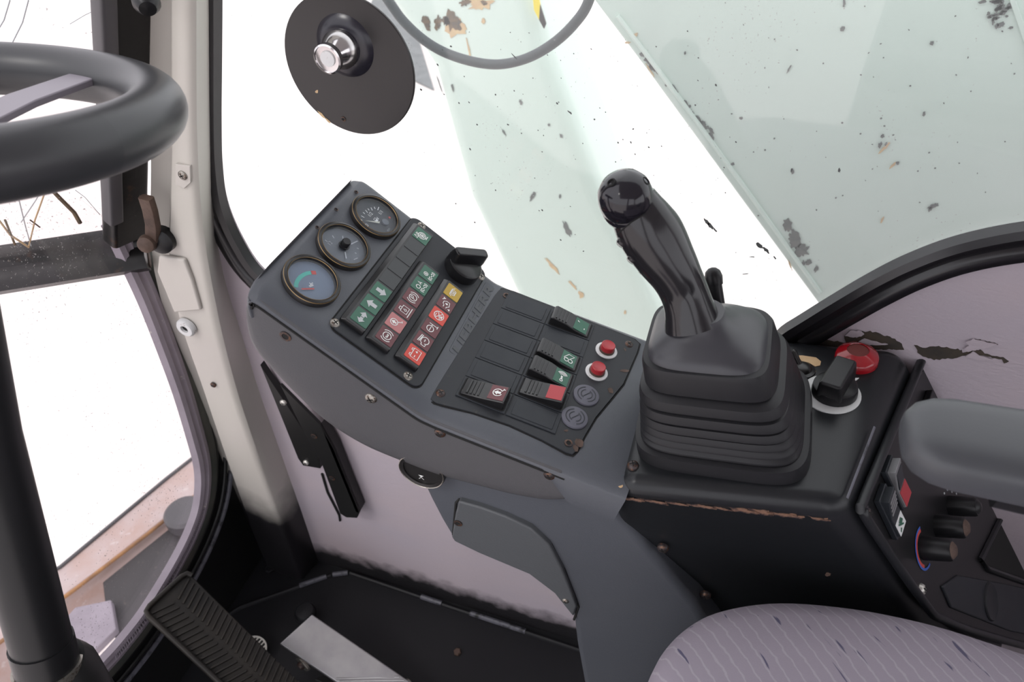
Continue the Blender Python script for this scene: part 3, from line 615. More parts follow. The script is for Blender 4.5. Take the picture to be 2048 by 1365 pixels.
SY = {
 'both': ([], [[(-.95, 0), (-.35, .55), (-.35, .22), (-.05, .22), (-.05, -.22), (-.35, -.22), (-.35, -.55)], [(.95, 0), (.35, .55), (.35, .22), (.05, .22), (.05, -.22), (.35, -.22), (.35, -.55)]]),
 'up': ([], [[(0, .8), (-.7, .1), (-.3, .1), (-.3, -.7), (.3, -.7), (.3, .1), (.7, .1)]]),
 'down': ([], [[(0, -.8), (-.7, -.1), (-.3, -.1), (-.3, .7), (.3, .7), (.3, -.1), (.7, -.1)]]),
 'brake': ([ci(.55), arc(0, 0, .85, 130, 230, 8), arc(0, 0, .85, -50, 50, 8), [(-.35, 0), (-.15, .1), (.05, -.1), (.2, .1), (.35, 0)], [(-.3, -.1), (.3, -.1)]], []),
 'paddle': ([arc(-.1, .25, .5, 0, 360, 18), [(.2, -.15), (.6, -.7)], [(.5, -.75), (.75, -.55)]], [[(-.1, .65), (-.45, .2), (-.22, .2), (-.22, -.1), (.02, -.1), (.02, .2), (.25, .2)]]),
 'tank': ([[(-.55, .45), (-.55, -.5), (.55, -.5), (.55, .45), (-.55, .45)], [(-.35, .45), (-.35, .75), (.1, .75), (.1, .45)], [(-.9, -.8), (.9, -.8)], [(0, .2), (.18, -.15), (0, -.3), (-.18, -.15), (0, .2)]], []),
 'park': ([ci(.55), arc(0, 0, .85, 130, 230, 8), arc(0, 0, .85, -50, 50, 8), [(-.15, -.35), (-.15, .32), (.12, .32), (.22, .15), (.12, -.02), (-.15, -.02)]], []),
 'lampA': ([arc(-.4, .25, .3, 0, 360, 12), [(-.55, .55), (-.25, .55)], [(.15, .05), (.35, .7), (.55, .05)], [(.22, .25), (.48, .25)], [(-.2, -.5), (.2, -.5)], arc(-.35, -.5, .2, 40, 320, 8), arc(.35, -.5, .2, -140, 140, 8), arc(.35, -.5, .42, -45, 45, 6), arc(-.35, -.5, .42, 135, 225, 6)], []),
 'lamp': ([arc(-.2, .35, .3, 0, 360, 12), [(-.35, .65), (-.05, .65)], [(-.2, -.5), (.2, -.5)], arc(-.35, -.5, .2, 40, 320, 8), arc(.35, -.5, .2, -140, 140, 8), arc(.35, -.5, .42, -45, 45, 6), arc(-.35, -.5, .42, 135, 225, 6)], [[(-.3, .2), (-.1, .2), (-.1, .5), (-.3, .5)]]),
 'battery': ([[(-.75, .45), (-.75, -.6), (.75, -.6), (.75, .45), (-.75, .45)], [(-.6, .45), (-.6, .7), (-.3, .7), (-.3, .45)], [(.3, .45), (.3, .7), (.6, .7), (.6, .45)], [(-.55, -.05), (-.2, -.05)], [(.2, -.05), (.55, -.05)], [(.37, .13), (.37, -.22)]], []),
 'engine': ([[(-.75, .1), (-.5, .1), (-.3, .35), (.1, .35)], arc(.15, -.2, .55, 100, -170, 16), [(-.75, .1), (-.75, -.5), (-.4, -.5)], [(-.5, .75), (.8, .55)], [(-.45, .55), (.8, .35)], [(-.05, -.2), (.05, -.1), (.15, -.2), (.25, -.1), (.35, -.2)]], []),
 'filter': ([arc(-.2, .1, .5, 0, 360, 18), [(-.55, .1), (.15, .1)], [(.3, .1), (.6, .1)], [(.6, .55), (.6, -.7)], [(.35, -.7), (.85, -.7)]], []),
 'steer': ([ci(.72), [(-.6, .38), (.6, -.38)], [(.62, .35), (-.62, -.35)], [(-.4, .45), (-.2, .45)], [(-.1, .5), (.1, .4)], [(.25, .45), (.4, .5)]], [[(-.05, -.1), (.3, -.55), (-.4, -.55)]]),
 'oil': ([[(-.75, .2), (-.4, .2), (-.2, .45), (.2, .45), (.45, .1), (.45, -.4), (-.2, -.55), (-.5, -.25), (-.75, -.25)], [(.35, .8), (.8, .4)]], [[(0, .2), (.2, -.1), (0, -.3), (-.2, -.1)], [(.9, .75), (.6, .75), (.75, .45)], [(-.9, -.85), (-.5, -.85), (-.7, -.5)]]),
 'coil': ([[(-.8, 0)] + [(-.55 + .028 * k + .25 * math.cos(k * .62 + 3.14), .38 * math.sin(k * .62 + 3.14) * -1) for k in range(0, 34)] + [(.8, 0)]], []),
 'pump': ([ci(.35), ci(.58), [(-.2, -.75), (.55, -.75)]], [[(0, .3), (.2, -.05), (0, -.25), (-.2, -.05)]]),
}
def strip(n, first, last, wid, cols, syms, off=.0):
    a, b = T.loc(*z2(*first), H_), T.loc(*z2(*last), H_); cy = (a.y + b.y) / 2; L_ = (b.x - a.x) / (n - 1)
    ln = n * L_ + .0045; ctr = (a.x + b.x) / 2
    Fs = T.m(ctr, cy + .0015)
    hw, hl = wid / 2, ln / 2
    rr = [[(x, y - (k_ if y > 0 else 0), z) for x, y in rrect(hl + d, hw + d * .6, .0015, 2)] for d, z, k_ in ((.0012, .002, -.002), (.0010, .0050, -.002), (0, H_, .0022))]
    s = mk('lamp_strip', loft(rr), 'rocker', ind, mtx=Fs, bevel=.0005)
    lm = None
    for i in range(n):
        px_ = -L_ * (n - 1) / 2 + i * L_
        Ft = Fs @ M.Translation((px_, -.0020, H_))
        if cols[i] is None: continue
        t = mk('indicator_lamp', poly2(rrect(L_ * .44, .0098, .0012, 2), -.001, .0005), cols[i], s, mtx=Ft, bevel=.0002)
        if syms[i]:
            ls, fs_ = SY[syms[i]]
            gq = scl(ribbon(ls, .11, fs_, .0008), .0082)
            mk('symbol', gq, 'grey_print' if syms[i] in ('both', 'up', 'down') else 'white', s, smooth=False, mtx=Ft)
        if i == n - 1 and n == 8:
            mk('symbol_letters', xf(text('\u0394P', .0072), M.Translation((-.0040, .0052, .0008))), 'white', s, mtx=Ft)
    return s
dl = 'dark_lens'
strip(8, (285, 755), (795, 180), .0245, ['green', 'green', 'green', dl, dl, dl, dl, 'green'], ['both', 'up', 'down', None, None, None, None, 'pump'])
strip(6, (485, 905), (835, 465), .0245, ['dred', 'pink', 'dred', 'dred', 'green', 'green'], ['brake', 'paddle', 'tank', 'park', 'lampA', 'lamp'])
strip(6, (695, 1040), (1025, 605), .0245, ['red', 'dred', 'dred', 'red', 'dred', 'yellow'], ['battery', 'engine', 'filter', 'steer', 'oil', 'coil'])
# big light knob
kl = T.loc(915, 537); Fk = T.m(kl.x, kl.y - .004, .002)
kb = mk('light_knob', lathe([(0, .014), (.019, .014), (.0215, .012), (.0225, .002), (.0225, 0), (0, 0)], 36), 'rocker', ind, mtx=Fk)
wg = [[(x, y, z) for x, y in rrect(hx, hy, r_, 3)] for hx, hy, r_, z in ((.0215, .0085, .004, .004), (.0225, .0080, .004, .016), (.0225, .0060, .004, .027), (.0205, .0045, .003, .0285))]
mk('knob_wing', loft(wg), 'rocker', kb, mtx=Fk @ M.Rotation(R(-47), 4, 'Z') @ M.Translation((.0015, .006, 0)), bevel=.001)

# ------------------------------------------------------------------ switch panel
swp = thing('switch_panel', J + V((.09, -.1, -.03)), 'black rocker switch panel with two red buttons below the warning lamps', 'control panel')
outl = [(1008, 578), (1030, 584), (1268, 678), (1279, 688), (1274, 706), (1247, 768), (1221, 800), (1192, 835), (1170, 872), (1156, 900), (1146, 909), (1132, 905), (1085, 880), (1020, 850), (950, 826), (872, 806), (861, 798), (866, 786), (990, 590), (998, 580)]
ol = [S.loc(*q, .002) for q in outl]
mk('panel_plate', poly2([(p.x, p.y) for p in ol], -.003, .002), 'plate', swp, mtx=S.F.copy(), bevel=.0006)
cc = V((sum(p.x for p in ol) / len(ol), sum(p.y for p in ol) / len(ol), 0))
mk('panel_gap', poly2([(cc.x + (p.x - cc.x) * 1.018, cc.y + (p.y - cc.y) * 1.022) for p in ol], -.003, .0006), 'void', swp, smooth=False, mtx=S.F.copy())
rust = [(1262, 760), (1236, 782), (1178, 862), (1150, 895), (1246, 730)]
for q, w_, h_ in [((1248, 742), .0025, .007), ((1221, 782), .005, .0035), ((1158, 886), .006, .005), ((1151, 897), .005, .003), ((1132, 862), .0015, .003), ((1250, 700), .003, .0015)]:
    l = S.loc(*q, .002); mk('rust_patch', ribbon([], 0, [blob(0, 0, w_, h_, 30, wrnd)], .00225), 'rust', swp, mtx=S.m(l.x, l.y, 0))
# grid of twelve modules
A0, A1 = S.loc(1025.8, 588.6, .003), S.loc(901.6, 782, .003); C0, C1 = S.loc(1200, 655, .003), S.loc(1098, 869.7, .003)
yA, yC = (A0.y + A1.y) / 2, (C0.y + C1.y) / 2; x1_, x0_ = (A0.x + C0.x) / 2, (A1.x + C1.x) / 2
mp = (x1_ - x0_) / 6; ml = (yA - yC) / 2
def mod(c, r): return S.m(x1_ - mp * (r + .5), yA - ml * (c + .5), .002)      # c: 0 front column, r: 0 nearest the wall
bl_src = bi_src = ho_src = None
def housing(F):
    global ho_src
    g = join(box(-mp * .485, mp * .485, -ml * .49, ml * .49, 0, .0016))
    if ho_src is None: ho_src = mk('switch_housing', g, 'module', swp, mtx=F, bevel=.0005); return ho_src
    return inst(ho_src, swp, F)
def blank(F):
    global bl_src, bi_src
    if bl_src is None:
        bl_src = mk('blank_cover', box(-mp * .485, mp * .485, -ml * .49, ml * .49, 0, .0014), 'module', swp, mtx=F, bevel=.0004)
        bi_src = mk('cover_insert', poly2(rrect(mp * .385, ml * .41, .001, 2), .001, .0021), 'module', bl_src, mtx=F, bevel=.0005); return
    o = inst(bl_src, swp, F); inst(bi_src, o, F)
def rocker(F, lens, sym, up):
    """up = +1: front end (grip) raised, -1: rear end (lens) raised"""
    h = housing(F); Lh, wd = ml * .43, mp * .395
    well = mk('switch_well', poly2(rrect(wd + .0012, Lh + .0012, .002, 3), .0010, .0019), 'void', h, smooth=False, mtx=F)
    if up > 0: prof = [(-Lh, 0), (-Lh, .0030), (-Lh * .3, .0060), (Lh * .12, .0098), (Lh * .88, .0125), (Lh, .0108), (Lh, 0)]
    else: prof = [(-Lh, 0), (-Lh, .0118), (-Lh * .93, .0135), (Lh * .05, .0078), (Lh * .95, .0040), (Lh, .0030), (Lh, 0)]
    rk = mk('rocker', loft([[(x, y, z) for y, z in prof] for x in (-wd, wd)]), 'rocker', h, mtx=F, bevel=.0012)
    def top_z(y):
        pr = sorted([p for p in prof if p[1] > .001 or True][1:-1])
        for (a, za), (b, zb) in zip(pr, pr[1:]):
            if a <= y <= b: return za + (zb - za) * (y - a) / (b - a)
        return pr[0][1]
    ya_, yb_ = (-Lh * .88, -Lh * .18)
    za, zb = top_z(ya_), top_z(yb_)
    lv = [(-wd * .84, ya_, za + .0004), (wd * .84, ya_, za + .0004), (wd * .84, yb_, zb + .0004), (-wd * .84, yb_, zb + .0004)]
    mk('lens', prism(lv, (0, 0, -.002)), lens, h, smooth=False, mtx=F)
    for k in range(4):
        yy = Lh * (.22 + .17 * k); zz = top_z(yy)
        mk('grip_rib', box(-wd * .80, wd * .80, yy - .0009, yy + .0009, zz - .001, zz + .0009), 'rocker', h, smooth=False, mtx=F)
    if sym:
        ang = math.atan2(zb - za, yb_ - ya_); Fz = F @ M.Translation((0, (ya_ + yb_) / 2, (za + zb) / 2 + .0006)) @ M.Rotation(ang, 4, 'X')
        mk('symbol', scl(ribbon(sym[0], .13, sym[1], .0003), .0078), 'white', h, smooth=False, mtx=Fz)
    return h
for r in range(5): blank(mod(0, r))
rocker(mod(0, 5), 'dred', ([arc(0, 0, .62, -60, 250, 18), [(.35, -.5), (.75, -.75)], [(.6, -.9), (.8, -.6)]], [[(0, .5), (-.42, 0), (-.2, 0), (-.2, -.45), (.2, -.45), (.2, 0), (.42, 0)]]), -1)
rocker(mod(1, 0), 'green', ([[(.5, .7), (.7, .7)], [(.5, .4), (.5, .7)], [(-.6, -.6), (-.3, -.6)]], []), 1)
blank(mod(1, 1))
rocker(mod(1, 2), 'green', ([arc(-.35, .3, .33, 0, 360, 12), arc(-.35, -.35, .33, 0, 360, 12), [(-.1, .75), (.8, .15), (.75, -.75), (-.15, -.1), (-.1, .75)]], []), 1)
rocker(mod(1, 3), 'green', ([arc(-.65, -.05, .2, 0, 360, 10), [(-.45, .02), (.15, .1)], [(-.45, -.12), (.15, -.05)], arc(.1, .0, .35, -60, 60, 8), arc(.1, .0, .58, -60, 60, 8), arc(.1, .0, .8, -60, 60, 8)], []), 1)
rocker(mod(1, 4), 'red_button', None, -1)
blank(mod(1, 5))
# red push buttons on pale rings, grey blanking plugs
for q in ((1213, 701), (1193.5, 744)):
    l = S.loc(*q, .003); Fb = S.m(l.x, l.y, .002)
    b_ = mk('push_button', lathe([(0, .0095), (.0060, .0098), (.0073, .0105), (.0082, .0098), (.0084, .003), (.0084, 0), (0, 0)], 28), 'red_button', swp, mtx=Fb)
    mk('button_ring', lathe([(.0090, 0), (.0090, .0016), (.0124, .0016), (.0130, .0010), (.0130, 0)], 32), 'ring', b_, mtx=Fb)
    mk('button_collar', lathe([(.0084, 0), (.0084, .0042), (.0092, .0038), (.0092, 0)], 28), 'rust', b_, mtx=Fb)
for q in ((1172.5, 791), (1149.5, 835.5)):
    l = S.loc(*q, .003); Fb = S.m(l.x, l.y, .002)
    b_ = mk('blanking_plug', lathe([(0, .0024), (.0125, .0026), (.0142, .0020), (.0146, .0008), (.0146, 0), (0, 0)], 36), 'cap', swp, mtx=Fb)
    for r_ in (.0062, .0100):
        mk('raised_ring', ribbon([arc(0, 0, r_, 20, 160, 14), arc(0, 0, r_, 200, 340, 14)] + ([[(-.0040, .0030), (.0040, -.0030)]] if r_ < .007 else []), .0008, z=.0031), 'module', b_, mtx=Fb)
for q, k in [((881, 787), 0), ((1258, 689), 0), ((1013, 592), 1), ((1137, 887), 1)]:
    l = S.loc(*q, .002)
    if k: hole(swp, S.m(l.x, l.y, .0021), .0030)
    else: screw(swp, S.m(l.x, l.y, .002), .0052, 'bscrew', .0018, rot=.9)

# ------------------------------------------------------------------ wall bracket under the console
br = thing('console_bracket', onY(640, 930, .675), 'black steel bracket plates screwed to the lavender wall under the console', 'bracket')
mk('mount_plate', prism([onY(*q, .684) for q in [(520, 730), (560, 790), (636, 905), (641, 938), (606, 932), (596, 918)]], (0, .012, 0)), 'blackpaint', br, bevel=.001)
mk('stay_plate', prism([onY(*q, .672) for q in [(560, 770), (640, 850), (668, 900), (719, 1026), (714, 1037), (693, 1036), (680, 1028), (642, 925), (600, 850)]], (0, .006, 0)), 'blackpaint', br, bevel=.001)
mk('stay_flange', prism([onY(*q, .672) for q in [(640, 850), (668, 900), (719, 1026), (712, 1026), (660, 900)]], (0, .024, 0)), 'blackpaint', br, bevel=.001)
for q, m_ in [((566, 806), 'wscrew'), ((612, 926), 'wscrew')]: screw(br, fr(onY(*q, .683), -AY), .0058, m_, .003)
for q in [(628, 873), (664, 957)]: hole(br, fr(onY(*q, .6715), -AY), .004)
mk('torn_edge', sweep([onY(*q, WY - .002) for q in [(644, 948), (655, 985), (668, 1010), (678, 1030), (680, 1042)]], circ(.0025, 6), -AY), 'void', br)

# ------------------------------------------------------------------ black control box with joystick
PB0 = V((-.069, .65, .865)); B = slope(PB0, -9)
def onB(x, y, h=0): return onpl(x, y, PB0 + B.n * h, B.n)
NL, NR, FR_ = onB(1226, 972), onB(1682, 1016), onB(1808, 690)
FL_ = V((NL.x, FR_.y + .004, 0)); FL_.z = PB0.z - (B.n.x * (FL_.x - PB0.x)) / B.n.z
rd = (FR_ - NR).normalized(); bs = R(53); dsl = V((math.cos(bs), 0, -math.sin(bs)))
hn = rd.cross(dsl).normalized(); hn = hn if hn.x > 0 else -hn
ctl = thing('control_box', (.12, .57, .5), 'worn black steel control box carrying the joystick beside the seat', 'control box')
bl_ = [NL + V((0, .07, -.42)), NR + dsl * .46 + V((0, .06, 0)), FR_ + dsl * .46, FL_ + V((0, 0, -.42))]
bl_[0].z = bl_[3].z = min(bl_[1].z, bl_[2].z)
hexa = [NL, NR, FR_, FL_] + bl_
mk('body', (hexa, [(0, 1, 2, 3), (7, 6, 5, 4), (0, 4, 5, 1), (1, 5, 6, 2), (2, 6, 7, 3), (3, 7, 4, 0)]), 'box', ctl, bevel=.021, seg=6)
def Pw(t): return NL.lerp(NR, t)
fn = V((0, -1, -.165)).normalized()
for t_, w_, h_ in [(.10, .012, .0016), (.2, .016, .0012), (.31, .010, .0010), (.42, .014, .0015), (.50, .012, .0012), (.60, .018, .0022), (.68, .014, .0030), (.76, .018, .0026), (.83, .010, .0028), (.90, .014, .0020), (.95, .008, .0016)]:
    p = Pw(t_) + V((0, .0037, -.0232)); Fz = fr(p + fn * .0008, fn, NR - NL)
    mk('worn_patch', poly2(blob(0, 0, w_ * 1.2, h_ * 2.0, wrnd.uniform(-3, 3), wrnd, 26, .6), -.001, .0003), 'wear', ctl, mtx=Fz, smooth=False)
mk('worn_corner', sweep([NL + V((.0065, .0075, -.0065)), NL + V((.0065, .0078, -.016)), NL + V((.0070, .0090, -.026))], circ(.0026, 8), -AY), 'tan', ctl)
rg = [NR.lerp(FR_, t) + hn * .002 + B.n * -.0035 for t in (.06, .18, .34, .46)]
mk('ridge_highlight', sweep(rg, [(-.0013, 0), (-.0008, .0004), (.0008, .0004), (.0013, 0)], (hn + B.n).normalized()), 'scuff_glint', ctl)  # highlight along the ridge, painted as a thin pale strip
for q in [(1326, 1096), (1411, 1190)]:
    p = onpl(*q, NL + V((0, .001, 0)), V((0, -1, -.165)).normalized()); screw(ctl, fr(p + V((0, -.0005, 0)), -AY), .0062, 'bscrew', .004)
p = onpl(1656, 1147, NL, V((0, -1, -.165)).normalized()); mk('paint_fleck', xf(ribbon([], 0, [blob(0, 0, .003, .004, 0, wrnd)], .001), fr(p + V((0, -.0005, 0)), -AY)), 'rust', ctl)
l = onB(1266, 932); screw(ctl, fr(l, B.n), .0060, 'bscrew', .004)
# tan patches of primer, small toggle, big rotary switch, red lamp
for pts in [[(1582, 712), (1604, 712), (1632, 716), (1642, 724), (1640, 732), (1630, 734), (1616, 726), (1596, 722)], [(1620, 750), (1628, 741), (1632, 744), (1628, 752), (1618, 756)]]:
    ls = [B.I @ onB(*q) for q in pts]; mk('bare_patch', poly2([(v.x, v.y) for v in ls], 0, .0006), 'tan', ctl, mtx=B.F.copy(), smooth=False)
def bl(x, y, h=0): v = B.loc(x, y, h); return v
l = bl(1604, 742); tg_ = mk('toggle_switch', lathe([(0, .008), (.006, .008), (.009, .006), (.010, .003), (.0135, .002), (.014, 0), (0, 0)], 24), 'bezel', ctl, mtx=B.m(l.x, l.y, 0))
mk('lever', loft([[(x, y, z) for x, y in circ(r, 12)] for r, z in ((.0042, .004), (.0038, .014), (.0048, .022), (.0030, .025))]), 'bezel', tg_, mtx=B.m(l.x, l.y, 0) @ M.Rotation(R(35), 4, 'Y') @ M.Rotation(R(-30), 4, 'X'))
l = bl(1668, 787); Fk = B.m(l.x, l.y, 0)
rk_ = mk('rotary_switch', lathe([(0, .014), (.019, .014), (.0215, .012), (.0225, .005), (.0225, .002), (0, .002)], 36), 'black', ctl, mtx=Fk)
mk('dial_ring', poly2(circ(.0290, 40), 0, .0014), 'knobw', rk_, mtx=Fk @ M.Translation((-.002, .003, 0)))
mk('dial_pointer', poly2([(-.004, 0), (.004, 0), (.003, .036), (-.002, .030)], 0, .0012), 'knobw', rk_, mtx=Fk @ M.Rotation(R(-128), 4, 'Z'))
wg = [[(x, y, z) for x, y in rrect(hx, hy, r_, 3)] for hx, hy, r_, z in ((.0135, .0215, .004, .006), (.0120, .0240, .003, .020), (.0108, .0245, .003, .028), (.0092, .0225, .002, .0300))]
mk('knob_grip', loft(wg), 'black', rk_, mtx=Fk @ M.Rotation(R(-110), 4, 'Z') @ M.Translation((0, .002, 0)), bevel=.001)
l = bl(1712, 722); Fk = B.m(l.x, l.y, 0)
rl_ = mk('warning_light', lathe([(.0108, .0152), (.0112, .0160), (.0122, .0155), (.0200, .0105), (.0216, .0085), (.0222, .004), (.0222, 0)], 44), 'redlamp', ctl, mtx=Fk)
mk('lens_centre', lathe([(0, .0150), (.0108, .0146), (.0110, .010)], 32), 'redlamp2', rl_, mtx=Fk)

# heater and switch panel on the sloping rear end of the box
HP = NR.lerp(FR_, .5); Hq = Plane(HP, frame(HP, rd, hn.cross(rd).normalized() if hn.cross(rd).z > 0 else -(hn.cross(rd)).normalized(), hn))
if Hq.F.determinant() < 0: Hq = Plane(HP, frame(HP, -rd, Hq.F.col[1].to_3d(), hn))
def hl(x, y, h=0): return Hq.loc(x, y, h)
pts = [hl(*q) for q in [(1838, 712), (1722, 985), (1716, 1015), (1730, 1050), (1838, 1205), (1880, 1240), (2010, 1283), (2300, 1360), (2300, 900), (1960, 760), (1862, 706)]]
hpl = mk('heater_panel', poly2([(p.x, p.y) for p in pts], 0, .004), 'black', ctl, mtx=Hq.F.copy(), bevel=.0012)
edge = [Hq.w(p.x, p.y, .005) for p in pts[:8]]
mk('panel_lip', sweep(spline(edge, 4), circ(.0048, 10), hn), 'box', hpl)
def hrocker(cpx, red, sc):
    c = hl(*cpx, .008); F = Hq.m(c.x, c.y, .004, R(0))
    h = mk('rocker_switch', box(-.0125, .0125, -.026, .026, 0, .006), 'module', ctl, mtx=F, bevel=.001)
    prof = [(-.0235, .004), (-.0235, .009), (0, .0085), (.0235, .0135), (.0235, .004)]
    mk('rocker', loft([[(x, y, z) for y, z in prof] for x in (-.0108, .0108)]), 'grey_rocker' if red else 'module', h, mtx=F, bevel=.001)
    if red:
        mk('red_flag', prism([(-.010, -.0228, .0094), (.010, -.0228, .0094), (.010, -.004, .0090), (-.010, -.004, .0090)], (0, 0, -.002)), 'red_button', h, smooth=False, mtx=F)
        mk('window', prism([(-.0085, -.002, .0092), (.0085, -.002, .0092), (.0085, .018, .0128), (-.0085, .018, .0128)], (0, 0, -.002)), 'module', h, smooth=False, mtx=F)
    else:
        mk('label_plate', prism([(-.010, -.0228, .0094), (.010, -.0228, .0094), (.010, -.008, .0090), (-.010, -.008, .0090)], (0, 0, -.002)), 'knobw', h, smooth=False, mtx=F)
        mk('symbol', ribbon([[(-.006, -.012), (.004, -.019)], [(-.007, -.020), (-.003, -.018)]], .0018, [[(-.004, -.011), (.003, -.010), (.006, -.015), (0, -.016)]], .0098), 'green', h, smooth=False, mtx=F)
        for k in range(4): mk('grip_rib', box(-.009, .009, .003 + k * .005, .0055 + k * .005, .008 + k * .001, .0102 + k * .001), 'grey_rocker', h, smooth=False, mtx=F)
hrocker((1792, 966), True, 1); hrocker((1780, 1024), False, 1)
def hknob(cpx, tipm, r=.0125, L_=.030):
    c = hl(*cpx); F = Hq.m(c.x, c.y, .004)
    k = mk('heater_knob', lathe([(0, L_ * .93), (r * .8, L_ * .93), (r * .92, L_ * .85), (r, 0), (0, 0)], 24), 'black', ctl, mtx=F)
    mk('knob_tip', lathe([(0, L_ * 1.05), (r * .45, L_ * 1.02), (r * .7, L_ * .93), (r * .6, L_ * .90), (0, L_ * .9)], 20), tipm, k, mtx=F)
    return k, F
k, F = hknob((1838, 1096), 'rust'); mk('temperature_arc', ribbon([arc(0, 0, .0185, 60, 220, 24)], .0035, z=.0006), 'red_print', k, mtx=F); mk('temperature_arc', ribbon([arc(0, 0, .0215, 60, 265, 24)], .0026, z=.0006), 'blue_print', k, mtx=F)
hknob((1866, 1052), 'rust'); k, F = hknob((1892, 1012), 'black', .0115)
for q in [(1880, 987), (1886, 980), (1895, 984), (1904, 988)]:
    l = hl(*q); mk('dial_mark', lathe([(0, .0008), (.0013, .0008), (.0013, 0)], 10), 'grey_print', hpl, mtx=Hq.m(l.x, l.y, .004))
for q, m_ in [((1834, 1178), 'wscrew'), ((1725, 1027), 'bscrew'), ((1828, 742), 'bscrew')]:
    l = hl(*q); screw(ctl, Hq.m(l.x, l.y, .004), .0060, m_, .004)
tr = [hl(*q) for q in [(1872, 1172), (1905, 1150), (1990, 1165), (2100, 1190), (2160, 1290), (2010, 1262), (1890, 1215)]]
mk('storage_tray', poly2([(p.x, p.y) for p in tr], .002, .0065), 'module', hpl, mtx=Hq.F.copy(), bevel=.003)
for q in ((1968, 1202), (2052, 1222)):
    l = hl(*q); mk('tray_hollow', lathe([(0, .0068), (.017, .0072), (.021, .0088), (.0225, .0076), (.0230, .006)], 36), 'plate', hpl, mtx=Hq.m(l.x, l.y, 0))
po = [hl(*q) for q in [(2010, 1000), (1950, 1120), (1965, 1138), (2100, 1185), (2300, 1200), (2300, 1020)]]
mk('pocket_rim', sweep([Hq.w(p.x, p.y, .005) for p in po[:4]], circ(.004, 8), hn), 'box', hpl)
mk('pocket_back', poly2([(p.x, p.y) for p in po], .0030, .0048), 'void', hpl, mtx=Hq.F.copy(), smooth=False)
for (a, b) in (((1836, 788), (1868, 850)), ((1818, 836), (1846, 890))):
    la, lb = hl(*a), hl(*b); mk('slot_cover', box(-.010, .010, -.020, .020, 0, .007), 'black', hpl, mtx=Hq.m((la.x + lb.x) / 2, (la.y + lb.y) / 2, .004), bevel=.001)

# ------------------------------------------------------------------ joystick
jb = B.loc(1448, 900); lft, rgt = B.loc(1270, 890), B.loc(1624, 880); nea = B.loc(1440, 958)
hwu = abs(lft.y - rgt.y) / 2; jy = (lft.y + rgt.y) / 2; hwx = hwu * .95; jx = nea.x + hwx
tp = B.loc(1414, 668, .118)
joy = thing('joystick', B.w(jx, jy), 'black joystick with shiny grip rising from a ribbed rubber bellows', 'joystick')
def jring(h, a, b, k=None, e=5.0):
    t = h / .118 if k is None else k; t = max(0, min(1.25, t)); t2 = t ** 1.15
    cxx, cyy = jx + (tp.x - jx) * t2, jy + (tp.y - jy) * t2
    tilt = R(9) * (1 - min(t, 1)) * -.0
    return [B.w(cxx + x, cyy + y, h) for x, y in sell(b, a, e, 56)]
W0, D0 = hwu, hwx
rg = [jring(0, W0, D0), jring(.004, W0, D0), jring(.016, W0 * .985, D0 * .985), jring(.0175, W0 * .93, D0 * .93), jring(.0180, W0 * .80, D0 * .80)]
hh = [.0215, .0290, .0375, .0470, .0585, .0725, .0885]
for i, h in enumerate(hh[:-1]):
    t = h / .0885; a = W0 * (.97 - .185 * t); b = D0 * (.97 - .185 * t); hn_ = hh[i + 1]
    rg += [jring(h - .0010, a * .76, b * .76), jring(h - .0034, a * .985, b * .985), jring(h - .0022, a, b), jring(h - .0004, a * .996, b * .996), jring(h + (hn_ - h) * .45, a * .955, b * .955), jring(hn_ - .0040, a * .84, b * .84), jring(hn_ - .0030, a * .76, b * .76)]
a = .0595; b = .0560
rg += [jring(.0880, a * .85, b * .85), jring(.0855, a * 1.01, b * 1.01), jring(.0870, a * 1.025, b * 1.025), jring(.108, a * .985, b * .985), jring(.1125, a * .95, b * .95), jring(.1130, a * .88, b * .88)]
mk('bellows', loft(rg), 'rubber', joy, angle=30)
cp = [jring(.1125, a * .90, b * .90, e=4), jring(.117, a * .87, b * .87, e=4), jring(.123, a * .77, b * .77, e=3.5), jring(.130, a * .58, b * .58, e=3), jring(.137, a * .40, b * .42, e=2.5), jring(.146, a * .34, b * .36, e=2.2)]
# the dome's top leans towards the handle
mk('cap', loft(cp), 'capr', joy)
Dc = (B.w(tp.x, tp.y, .140) - EYE).dot(FW)
hp = [(1386, 650, .004, .0265, .0255), (1377, 612, -.002, .0225, .0220), (1366, 580, -.006, .0220, .0215), (1350, 548, -.012, .0232, .0225), (1326, 512, -.018, .0258, .0240), (1306, 480, -.024, .0272, .0240), (1291, 455, -.029, .0268, .0235), (1278, 430, -.033, .0250, .0228), (1263, 404, -.036, .0222, .0215)]
hc = [dp(x, y, Dc + d) for x, y, d, _, _ in hp]
hr = []
pts_ = spline([(i, 0, 0) for i in range(len(hp))], 4)
sm = spline(hc, 4); ra_ = spline([(q[3], q[4], 0) for q in hp], 4)
hr = []
for i, p in enumerate(sm):
    t = (sm[min(i + 1, len(sm) - 1)] - sm[max(i - 1, 0)]).normalized(); s_ = t.cross(FW).normalized(); u_ = s_.cross(t).normalized()
    hr.append([p + s_ * (ra_[i].x * math.cos(a_) * (1 + (.10 * max(0, -math.cos(a_)) * max(0, 1 - ((i - 20) / 9) ** 2)))) + u_ * (ra_[i].y * math.sin(a_)) for a_ in [6.2831853 * k / 28 for k in range(28)]])
mk('grip', loft(hr), 'grip', joy)
ha = (dp(1246, 372, Dc - .060) - dp(1262, 425, Dc - .036)).normalized()
Fh = fr(dp(1252, 398, Dc - .043), ha, RT)
hd_ = mk('grip_head', lathe([(0, -.020), (.016, -.020), (.0215, -.016), (.0232, -.010), (.0222, -.0075), (.0236, -.004), (.0238, .004), (.0222, .012), (.0180, .0185), (.0110, .0225), (0, .0238)], 40), 'head', joy, mtx=Fh)
